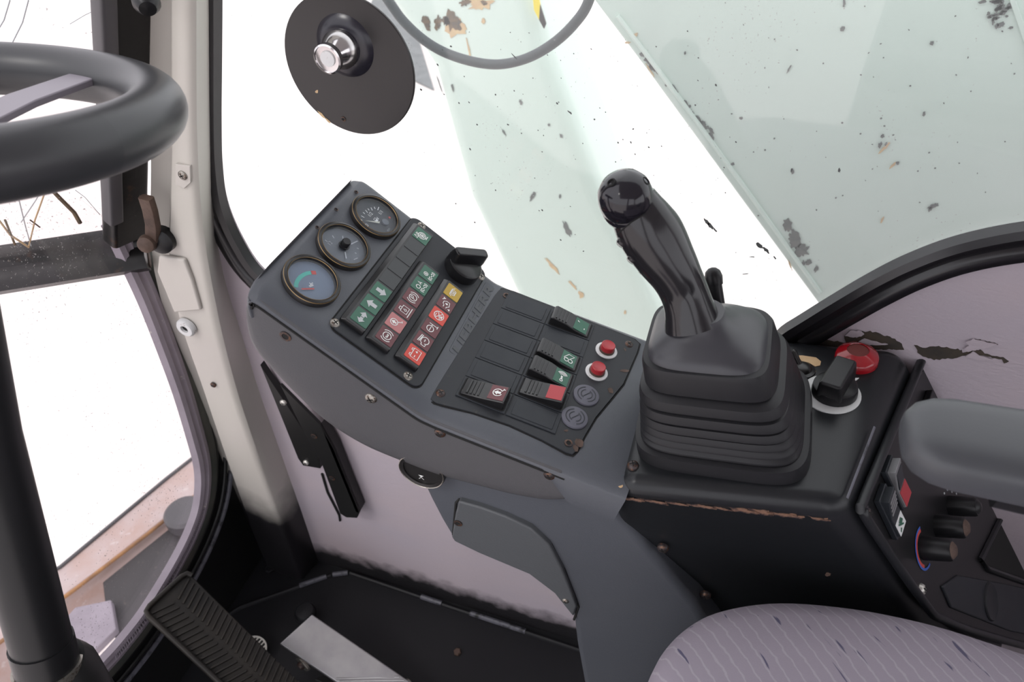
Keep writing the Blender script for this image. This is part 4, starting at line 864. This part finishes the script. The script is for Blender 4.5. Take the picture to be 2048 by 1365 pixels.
for x_, u_ in ((-.0140, .0098), (.0135, .0112)):
    nn = (RT * x_ - DN * u_ - FW * .0158).normalized(); p = Fh.to_translation() + nn * .0236
    mk('button_hole', lathe([(0, .0006), (.0026, .0006), (.0030, .0020), (.0040, .0018), (.0044, -.003)], 18), ['void'], hd_, mtx=fr(p, nn, AZ))
for q, d_, rr_ in [((1249, 480), -.030, .0055), ((1270, 513), -.024, .0055), ((1291, 538), -.018, .0048)]:
    c = dp(*q, Dc + d_); mk('trigger', xf(loft([[(x * k_, y * k_, z) for x, y in sell(rr_, rr_ * 1.3, 3, 20)] for k_, z in ((.7, -.006), (1, -.003), (1, .004), (.7, .0065))]), fr(c, -FW, RT + DN * .8)), 'grip', joy)
mk('grip_seam', sweep([dp(1234, 470, Dc - .0555), dp(1262, 445, Dc - .0580), dp(1290, 428, Dc - .0575)], circ(.0006, 6), FW), 'void', joy)
# small lever behind the joystick, on the box
lv = thing('small_lever', dp(1436, 640, Dc + .085), 'small black rounded lever tip showing behind the joystick', 'lever')
a_, b_ = dp(1440, 640, Dc + .085), dp(1428, 562, Dc + .075)
mk('lever_stem', sweep([a_, a_.lerp(b_, .5), b_], circ(.0075, 14), AY), 'black', lv)
mk('lever_tip', xf(lathe([(0, -.006), (.0085, -.004), (.0092, .004), (.0075, .010), (.004, .0132), (0, .0142)], 20), fr(b_, b_ - a_)), 'black', lv)

# ------------------------------------------------------------------ armrest and seat
arm = thing('armrest', dp(1930, 890, .50), 'dark grey padded armrest over the heater panel', 'armrest')
ac = dp(1862, 880, .485)
sec = []
for k, (dx, f_) in enumerate([(-.018, .30), (-.016, .55), (-.010, .78), (0, .93), (.014, 1.0), (.06, 1.03), (.14, 1.06), (.26, 1.06)]):
    c = ac + V((dx, dx * .02, dx * .03))
    sec.append([c + V((0, y, z)) * 1 for y, z in [(p[0] * .034 * f_, p[1] * .0185 * f_) for p in sell(1, 1, 3.2, 32)]])
mk('pad', loft(sec), 'arm', arm)
mk('support_arm', sweep([ac + V((.05, .005, -.028)), ac + V((.28, .01, -.035))], rrect(.018, .012, .004, 3), AZ), 'black', arm)
st = thing('driver_seat', (.35, .2, .3), 'driver seat cushion in lavender cloth with wavy stripes', 'seat')
ZS = .79
so_ = [onZ(*q, ZS) for q in [(1297, 1365), (1308, 1325), (1330, 1285), (1368, 1245), (1420, 1213), (1490, 1195), (1580, 1190), (1700, 1201), (1800, 1219), (1900, 1244), (2048, 1292)]]
e_ = so_[-1]; out = spline(so_, 4) + [V((e_.x + .12, e_.y + .005, ZS)), V((e_.x + .2, e_.y - .03, ZS)), V((e_.x + .2, -.05, ZS)), V((e_.x + .1, -.09, ZS)), V((.06, -.09, ZS)), V((-.01, -.05, ZS)), V((so_[0].x - .014, .10, ZS)), V((so_[0].x - .008, so_[0].y - .06, ZS))]
cs = V((.22, .17, 0)); ringz = []
for k_, z in ((.90, -.12), (.955, -.10), (.985, -.07), (1.0, -.035), (.992, -.012), (.965, .004), (.90, .016), (.75, .024), (.5, .026), (.2, .024), (.02, .024)):
    ringz.append([V((cs.x + (p.x - cs.x) * k_, cs.y + (p.y - cs.y) * k_, ZS + z - .004)) for p in out])
mk('cushion', loft(ringz), 'seat', st, angle=80)
mk('seat_base', box(.04, .5, -.02, .36, .28, ZS - .11), 'black', st, bevel=.02)
mk('seat_suspension', box(.10, .45, .03, .32, 0, .28), 'black', st, bevel=.02)

# ------------------------------------------------------------------ steering wheel and column
wc = dp(-178, 221, .505); wn = V((.006, .223, 1)).normalized()
ct, cb = dp(-30, 872, .60), dp(97, 1340, .70)
whl = thing('steering_wheel', wc, 'black steering wheel with thick rim and grey spoke close to the camera', 'steering wheel')
Fw_ = fr(wc, wn, AX); Rw, rw_ = .156, .0222
tor = loft([[Fw_ @ V(((Rw + rw_ * math.cos(b)) * math.cos(a), (Rw + rw_ * math.cos(b)) * math.sin(a), rw_ * math.sin(b))) for b in [6.2831853 * k / 24 for k in range(24)]] for a in [6.2831853 * k / 96 for k in range(97)]], cap=False)
mk('rim', tor, 'wheel', whl)
def toW(x, y): return onpl(x, y, wc, wn)
sd = (toW(245, 152) - wc).normalized()
for ang_ in (0, 120, 240):
    d_ = M.Rotation(R(ang_), 4, wn) @ sd; si = wn.cross(d_)
    mk('spoke', loft([[wc + d_ * r_ + si * (a * w_) + wn * (b + z_) for a, b in ((-1, -.003), (-1, .003), (1, .003), (1, -.003))] for r_, w_, z_ in ((.02, .020, -.02), (.08, .016, -.006), (Rw - .012, .014, .004))]), 'spoke', whl, bevel=.0015)
mk('hub', xf(lathe([(0, -.004), (.03, -.006), (.036, -.014), (.036, -.05), (0, -.05)], 32), Fw_), 'wheel', whl)
clm = thing('steering_column', V((cb.x, cb.y, 0)), 'black steering column tube standing at the left edge', 'steering column')
axc = (cb - ct).normalized()
mk('tube', sweep([wc - wn * .05, ct, ct.lerp(cb, .5), cb], circ(.026, 28), AX), 'column', clm)
mk('collar', sweep([cb - axc * .035, cb - axc * .02, cb + axc * .004], circ(.0275, 28), AX), 'black', clm)
mk('clamp_ring', sweep([cb - axc * .006, cb + axc * .004], circ(.030, 28), AX), 'screw', clm)
mk('foot', loft([[cb + axc * d_ + V((a * .9, b, 0)) for a, b in circ(r_, 24)] for d_, r_ in ((0, .034), (.02, .045), (.10, .060), (.40, .065))]), 'blackpaint', clm)

# ------------------------------------------------------------------ pedals and floor details
pd = thing('travel_pedal', onZ(430, 1260, .15), 'large black rubber foot pedal with chevron ribs', 'pedal')
c0, c1 = onZ(290, 1222, .28), onZ(372, 1147, .28)
c2_, c3 = onZ(585, 1402, .20), onZ(425, 1420, .20)
pn = (c3 - c0).cross(c1 - c0).normalized(); pn = pn if pn.z > 0 else -pn
wv_ = (c1 - c0); lw_ = wv_.length; wx = wv_.normalized(); ly = pn.cross(wx).normalized()
if (c3 - c0).dot(ly) < 0: ly = -ly
ll = .30
Fp = frame(c0 + wx * lw_ / 2, ly, wx if ly.cross(wx).dot(pn) > 0 else -wx, pn)
wd2 = lw_ / 2 + .003
mk('pad', xf(poly2([(0, -wd2 + .01), (.006, -wd2), (ll, -wd2 + .002), (ll, wd2 - .008), (.006, wd2), (0, wd2 - .01)], -.008, 0), Fp), 'pedal', pd, bevel=.002)
mk('rim', sweep([Fp @ V(q) for q in [(ll, -wd2 + .002, .002), (.012, -wd2, .002), (.003, -wd2 + .003, .002), (0, -wd2 + .012, .002), (0, wd2 - .012, .002), (.003, wd2 - .003, .002), (.012, wd2, .002)]], rrect(.004, .008, .003, 3), pn), 'pedal', pd)
for k in range(26):
    x_ = .012 + k * .0115
    for s_ in (-1, 1):
        a, b = V((x_ + .013, s_ * .004, .001)), V((x_, s_ * (wd2 - .007), .001))
        if b.x < .004: continue
        mk('tread_rib', xf(sweep([a, b], [(-.0024, -.002), (-.0015, .0026), (.0015, .0026), (.0024, -.002)], AZ), Fp), 'pedal', pd)
pe = Fp @ V((ll * .5, 0, -.008))
mk('pedal_stem', sweep([pe, pe + V((.03, 0, -.10)), V((pe.x + .05, pe.y, 0))], rrect(.012, .008, .003, 2), AY), 'blackpaint', pd)
th_ = thing('throttle_pedal', onZ(700, 1310, .08), 'bare steel throttle pedal with a grooved heel', 'pedal')
q0, q1 = onZ(559, 1288, .14), onZ(624, 1229, .14); q2, q3 = onZ(826, 1368, .075), onZ(677, 1368, .075)
up_ = (q2 - q1).cross(q0 - q1).normalized(); up_ = up_ if up_.z > 0 else -up_
ex = (q2 - q1) * .6; q2e, q3e = q2 + ex, q3 + (q3 - q0) * .75
mk('plate', prism([q0, q1, q2, q3], -up_ * .010), 'steel', th_, bevel=.0025)
mk('heel', prism([q3, q2, q2e, q3e], -up_ * .012), 'steel', th_, bevel=.0012)
for k in range(14):
    t = (k - 2) / 13; a, b = q3.lerp(q3e, t), q2.lerp(q2e, t)
    mk('heel_rib', sweep([a.lerp(b, .06) + up_ * .001, a.lerp(b, .94) + up_ * .001], circ(.0018, 8), up_), 'steel', th_)
for a, b in ((q0, q3), (q1, q2)):
    m_ = a.lerp(b, .40 if a == q0 else 1.0) - up_ * .03
    mk('pivot_lug', xf(poly2(rrect(.016, .018, .008, 4), -.003, .003), fr(m_ + (b - a).normalized() * .0, (q1 - q0), (b - a))), 'screw', th_, bevel=.001)
    mk('pivot_bolt', xf(lathe([(0, .010), (.006, .010), (.008, .007), (.008, 0), (0, 0)], 16), fr(m_, q0 - q1, AZ)), 'bscrew', th_)
mk('base', prism([V((q.x, q.y, .006)) for q in (q0.lerp(q3, .45), q1.lerp(q2, .45), q2e, q3e)], (0, 0, .03)), 'blackpaint', th_, bevel=.002)
fk = thing('floor_stop', onZ(614, 1228, 0), 'black rubber stop on the floor in front of the throttle pedal', 'stop')
mk('stop_head', xf(lathe([(0, .052), (.017, .050), (.0215, .044), (.0215, .036), (.012, .032), (.012, 0), (0, 0)], 28), M.Translation(onZ(616, 1240, .012) * 1) @ M.Translation((0, 0, -.012))), 'rubber', fk)
gr = thing('round_grille', onZ(512, 1296, .01), 'small round pale slotted grille on the floor beside the ribbed pedal', 'grille')
gc = onZ(503, 1303, .03)
mk('grille_ring', xf(lathe([(.027, 0), (.0272, .003), (.0300, .003), (.0305, 0), (.027, 0)], 36), M.Translation(gc)), 'grate', gr)
mk('grille_back', xf(lathe([(0, .0005), (.0272, .0005), (.0272, -.028), (0, -.028)], 36), M.Translation(gc)), 'void', gr)
for k in range(-3, 4):
    y_ = k * .0078; h_ = math.sqrt(.0275 ** 2 - y_ ** 2); mk('slat', xf(box(-h_, h_, y_ - .0011, y_ + .0011, 0, .0028), M.Translation(gc) @ M.Rotation(R(75), 4, 'Z')), 'grate', gr, smooth=False)
pbk = onZ(915, 1306, .006); mk('floor_bolt', xf(lathe([(0, .007), (.006, .007), (.008, .005), (.008, 0), (0, 0)], 6), M.Translation(pbk)), 'rust', fl)
for q in [(690, 1340), (540, 1140)]:
    mk('floor_bolt', xf(lathe([(0, .006), (.008, .006), (.010, .004), (.010, 0), (0, 0)], 6), M.Translation(onZ(*q, .004))), 'floor', fl)

# ------------------------------------------------------------------ round plate with chrome knob on the side window
DY = .685
dc = onY(697, 135, DY)
dsc = thing('round_plate', dc, 'round dark steel plate with a chrome knob on the side window', 'plate')
Fd = fr(dc, V((.0, -1, .0)), AX)
mk('plate', lathe([(0, 0), (.0755, 0), (.0765, -.001), (.0765, -.003), (.0755, -.004), (0, -.004)], 72), 'disc', dsc, mtx=Fd)
hb = Fd.inverted() @ onY(690, 92, DY)
Fh2 = Fd @ M.Translation((hb.x, hb.y, 0))
mk('boss', lathe([(.033, 0), (.031, .002), (.026, .005), (.020, .0065), (0, .0065)], 44), 'dome', dsc, mtx=Fh2)
kb_ = mk('chrome_knob', lathe([(.0185, .006), (.0200, .008), (.0200, .013), (.0130, .022), (.0100, .026), (.0105, .030), (.0150, .033), (.0152, .039), (.0135, .040), (.0132, .038), (.0085, .0372), (0, .0372)], 40), 'chrome', dsc, mtx=Fh2)
mk('knob_button', lathe([(0, .0388), (.0078, .0386), (.0082, .0370)], 28), 'ring', kb_, mtx=Fh2)
mk('stud', lathe([(0, -.004), (.008, -.004), (.008, -.027), (0, -.027)], 16), 'screw', dsc, mtx=Fd)
l = Fd.inverted() @ onY(687, 238, DY); hole(dsc, Fd @ M.Translation((l.x, l.y, .0002)), .002, 'pin_hole')
for q, w_, h_ in [((634, 183), .0018, .003), ((643, 229), .007, .0020), ((656, 241), .005, .0016)]:
    l = Fd.inverted() @ onY(*q, DY); mk('rust_spot', ribbon([], 0, [blob(0, 0, w_, h_, -45, wrnd)], .0004), 'rustrun', dsc, mtx=Fd @ M.Translation((l.x, l.y, 0)))

# ------------------------------------------------------------------ outside, right: two mint steel booms, hose, hazard tape
def slab(name, pts, y, th, m, parent, bev): return mk(name, prism([onY(*q, y) for q in pts], (0, th, 0)), m, parent, bevel=bev, seg=4)
bm_ = thing('excavator_boom', onY(1200, 600, 1.7), 'slender pale mint steel boom seen through the side window behind the joystick', 'boom')
slab('beam', [(700, -120), (770, 0), (862, 140), (935, 400), (1040, 620), (1140, 850), (1430, 850), (1310, 600), (1205, 390), (1095, 100), (1040, -120)], 1.7, .30, 'mint', bm_, .05)
bp_ = thing('excavator_lift_frame', onY(1800, 500, 1.2), 'broad pale mint steel side plate filling the right of the side window', 'boom')
slab('plate', [(1100, -120), (1188, 0), (1290, 135), (1480, 395), (1640, 612), (1760, 775), (2500, 775), (2500, -120)], 1.2, .35, 'mint', bp_, .004)
mk('edge_weld', sweep([onY(*q, 1.198) for q in [(1235, 32), (1310, 132), (1400, 252), (1500, 390), (1640, 585)]], circ(.004, 8), -AY), 'mint', bp_)
mk('corner_strap', prism([onY(*q, 1.196) for q in [(2005, -40), (2018, -40), (2070, 110), (2070, 150)]], (0, .006, 0)), 'mint', bp_, bevel=.001)
crn = random.Random(11)
def chip(parent, q, y, w_, h_, ang, m='chip', n=18, jag=.5):
    c = onY(*q, y); F = fr(c, -AY, AX)
    mk('paint_chip' if m != 'rustrun' else 'rust_run', poly2(blob(0, 0, w_ * .82, h_ * .82, ang, crn, n + 6, jag), 0, .0012), m, parent, mtx=F, smooth=False)
for q, w_, h_, a_ in [((905, 42), .030, .040, 20), ((852, 45), .016, .028, 20), ((876, 45), .014, .026, -20), ((892, 42), .015, .016, 0), ((930, 5), .022, .012, 20), ((968, 5), .012, .008, 0)]:
    chip(bm_, (q[0], q[1]), 1.699, w_, h_, a_, 'rustchip')
for q, w_, h_ in [((962, 8), .05, .02), ((912, 55), .05, .035), ((967, 42), .008, .010), ((938, 100), .004, .045)]: chip(bm_, q, 1.6995, w_, h_, 10, 'rustrun')
for q, w_, h_, a_ in [((1134, 458), .016, .050, 28), ((1066, 392), .010, .040, -25), ((1098, 250), .007, .010, 0), ((1122, 272), .008, .014, 20), ((1042, 205), .008, .016, 30), ((880, 170), .004, .06, 18), ((1008, 265), .006, .02, 35), ((905, 175), .006, .022, 10), ((1120, 393), .006, .014, 0)]: chip(bm_, q, 1.699, w_ * .75, h_ * .7, a_, n=12)
for q, w_, h_, a_ in [((1105, 532), .05, .010, -45), ((1145, 570), .03, .006, -45), ((1162, 590), .012, .020, 20), ((1115, 640), .006, .012, 0), ((1250, 625), .006, .014, 0)]: chip(bm_, q, 1.699, w_, h_, a_, 'rustrun', n=12)
for q, w_, h_, a_ in [((1575, 452), .012, .022, 25), ((1588, 480), .016, .030, 25), ((1604, 500), .018, .022, 25), ((1617, 524), .008, .010, 0), ((1606, 528), .006, .012, 0), ((1632, 538), .005, .01, 0), ((1866, 412), .012, .006, 40), ((1860, 418), .004, .008, 0)]: chip(bp_, q, 1.199, w_, h_, a_)
for i in range(26):
    t = i / 25; q = (1285 + t * 140 + crn.uniform(-4, 4), 110 + t * 160 + crn.uniform(-4, 4))
    if 5 < i < 8 or 12 < i < 15: continue
    chip(bp_, q, 1.199, .004 + crn.random() * .008, .003 + crn.random() * .004, -48, n=9)
for q, w_, h_, a_ in [((1765, 272), .006, .007, 20), ((1760, 290), .006, .012, 0), ((1772, 288), .004, .008, 0), ((1795, 326), .006, .006, 0), ((1685, 57), .008, .007, 30), ((1688, 6), .004, .012, 15), ((1864, 86), .006, .006, 0), ((1578, 138), .003, .014, -15), ((1585, 342), .005, .012, 15), ((1482, 236), .006, .005, 0), ((1370, 106), .004, .005, 0), ((1848, 228), .004, .008, 10), ((1465, 328), .008, .005, 30)]: chip(bp_, q, 1.199, w_ * .7, h_ * .7, a_, n=10)
for i in range(34):
    q = (1985 + crn.gauss(0, 12) + i * .6, 16 + crn.gauss(0, 18)); chip(bp_, q, 1.1985, .002 + crn.random() * .006, .002 + crn.random() * .005, 20, n=8)
for i in range(60):
    q = (crn.uniform(1450, 2040), crn.uniform(5, 440)); chip(bp_, q, 1.199, .0008 + crn.random() * .0016, .0008 + crn.random() * .0014, crn.random() * 180, n=7, jag=.3)
for q, w_, h_, a_ in [((1770, 295), .005, .030, -25), ((1786, 330), .005, .018, -25), ((1764, 440), .004, .018, 0), ((1270, 70), .014, .006, 30), ((1255, 85), .012, .004, 10), ((1250, 50), .020, .005, -35), ((1300, 140), .030, .004, -50), ((1580, 530), .03, .004, -60)]: chip(bp_, q, 1.1988, w_ * .6, h_ * .6, a_, 'rustrun', n=12)
hs = thing('hydraulic_hose', onY(990, 128, 1.1), 'black hydraulic hose hanging in a loop in front of the mint boom', 'hose')
mk('hose', sweep(spline([onY(*q, 1.1) for q in [(640, -420), (660, -240), (700, -110), (770, -8), (812, 48), (865, 92), (925, 118), (990, 129), (1050, 118), (1105, 88), (1150, 46), (1178, 0), (1198, -90), (1205, -240), (1200, -420)]], 6), circ(.0078, 12), -AY), 'hose', hs)
hz = thing('hazard_strip', onY(1080, 30, 1.69), 'yellow and black warning strip on the edge of the mint boom', 'warning strip')
def strp(nm, pts, m): mk(nm, prism([onY(*q, 1.694) for q in pts], (0, .005, 0)), m, hz, smooth=False)
strp('yellow_band', [(1062, -40), (1072, -40), (1080, 10), (1078, 40), (1068, 20)], 'hazard_y'); strp('black_band', [(1078, 40), (1080, 10), (1092, 48), (1088, 58)], 'black')
dk_ = thing('boom_shadow', onZ(830, 110, GZ), 'boom shadow on the yard behind the round plate, built as a grey slab', 'shadow')
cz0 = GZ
mk('shadow', prism([onZ(*q, cz0 + .02) for q in [(760, -40), (826, 40), (868, 178), (826, 158), (720, 60)]], (0, 0, -.02)), 'yard_shadow', dk_, bevel=.005)  # boom's ground shadow painted as a thin grey slab

# dried specks and streaks on the side glass
rn = random.Random(5)
gy = WY + .0125
for q, w_, h_, a_ in [((1414, 444), .006, .003, -45), ((1421, 452), .006, .0025, -40), ((1430, 460), .004, .0012, -45), ((1520, 491), .006, .003, -35), ((1532, 500), .006, .0022, -40), ((1550, 516), .003, .001, -50), ((1505, 514), .004, .0006, 10), ((1490, 548), .004, .0005, 20), ((1140, 225), .004, .001, -35), ((1028, 112), .005, .0006, -40), ((1678, 340), .0016, .003, 15), ((1583, 340), .001, .003, 10)]:
    mk('glass_speck', xf(poly2(blob(0, 0, w_, h_, a_, rn, 12, .5), 0, .0006), fr(onY(*q, gy), -AY, AX)), 'chip', win1, smooth=False)
for i in range(150):
    q = (rn.uniform(840, 1500), rn.uniform(60, 520)); s_ = .0003 + .0009 * rn.random() ** 3
    mk('glass_speck', xf(poly2(blob(0, 0, s_ * (1 + rn.random()), s_, rn.uniform(-60, -20), rn, 7, .4), 0, .0004), fr(onY(*q, gy), -AY, AX)), 'chip', win1, smooth=False)

# ------------------------------------------------------------------ outside, front: rusty beam and plates of the undercarriage
bz = -.60
be = thing('front_beam', onZ(200, 1090, bz), 'pinkish rusty steel beam outside the lower front window', 'beam')
def quadz(nm, pts, z, th, m, parent, bev=.004): return mk(nm, prism([onZ(*q, z) for q in pts], (0, 0, -th)), m, parent, bevel=bev)
quadz('beam', [(-120, 1250), (120, 1130), (330, 955), (470, 845), (520, 890), (395, 985), (210, 1130), (-60, 1330)], bz, .25, 'beam', be)
mk('rust_line', sweep([onZ(*q, bz + .004) for q in [(-60, 1328), (150, 1180), (215, 1130), (300, 1065), (395, 988)]], circ(.006, 8), AZ), 'beamrust', be)
mk('top_flange', sweep([onZ(*q, bz + .004) for q in [(-100, 1248), (120, 1135), (330, 960), (470, 850)]], circ(.006, 8), AZ), 'railgrey', be)
dpz = thing('deck_plate', onZ(300, 1150, bz - .05), 'dark deck plate with painted-in shade between the rusty beam and the cab', 'plate')
quadz('plate', [(205, 1165), (385, 1020), (520, 960), (560, 1200), (260, 1330), (215, 1250)], bz - .02, .03, 'darkplate', dpz)  # shaded deck, darkened by its own colour
pp = thing('folded_plate', onZ(190, 1240, bz), 'pale folded steel plate beside the steering column outside', 'plate')
quadz('plate', [(150, 1215), (222, 1200), (232, 1258), (190, 1300), (140, 1330), (110, 1260)], bz + .01, .03, 'lgasket', pp)
lp2 = thing('round_flange', onZ(365, 1030, bz), 'pale round flange at the end of the rusty beam outside', 'flange')
c = onZ(372, 1032, bz + .02)
mk('flange', xf(lathe([(0, .03), (.055, .03), (.065, .02), (.065, -.02), (0, -.02)], 32), M.Translation(c)), 'railgrey', lp2)
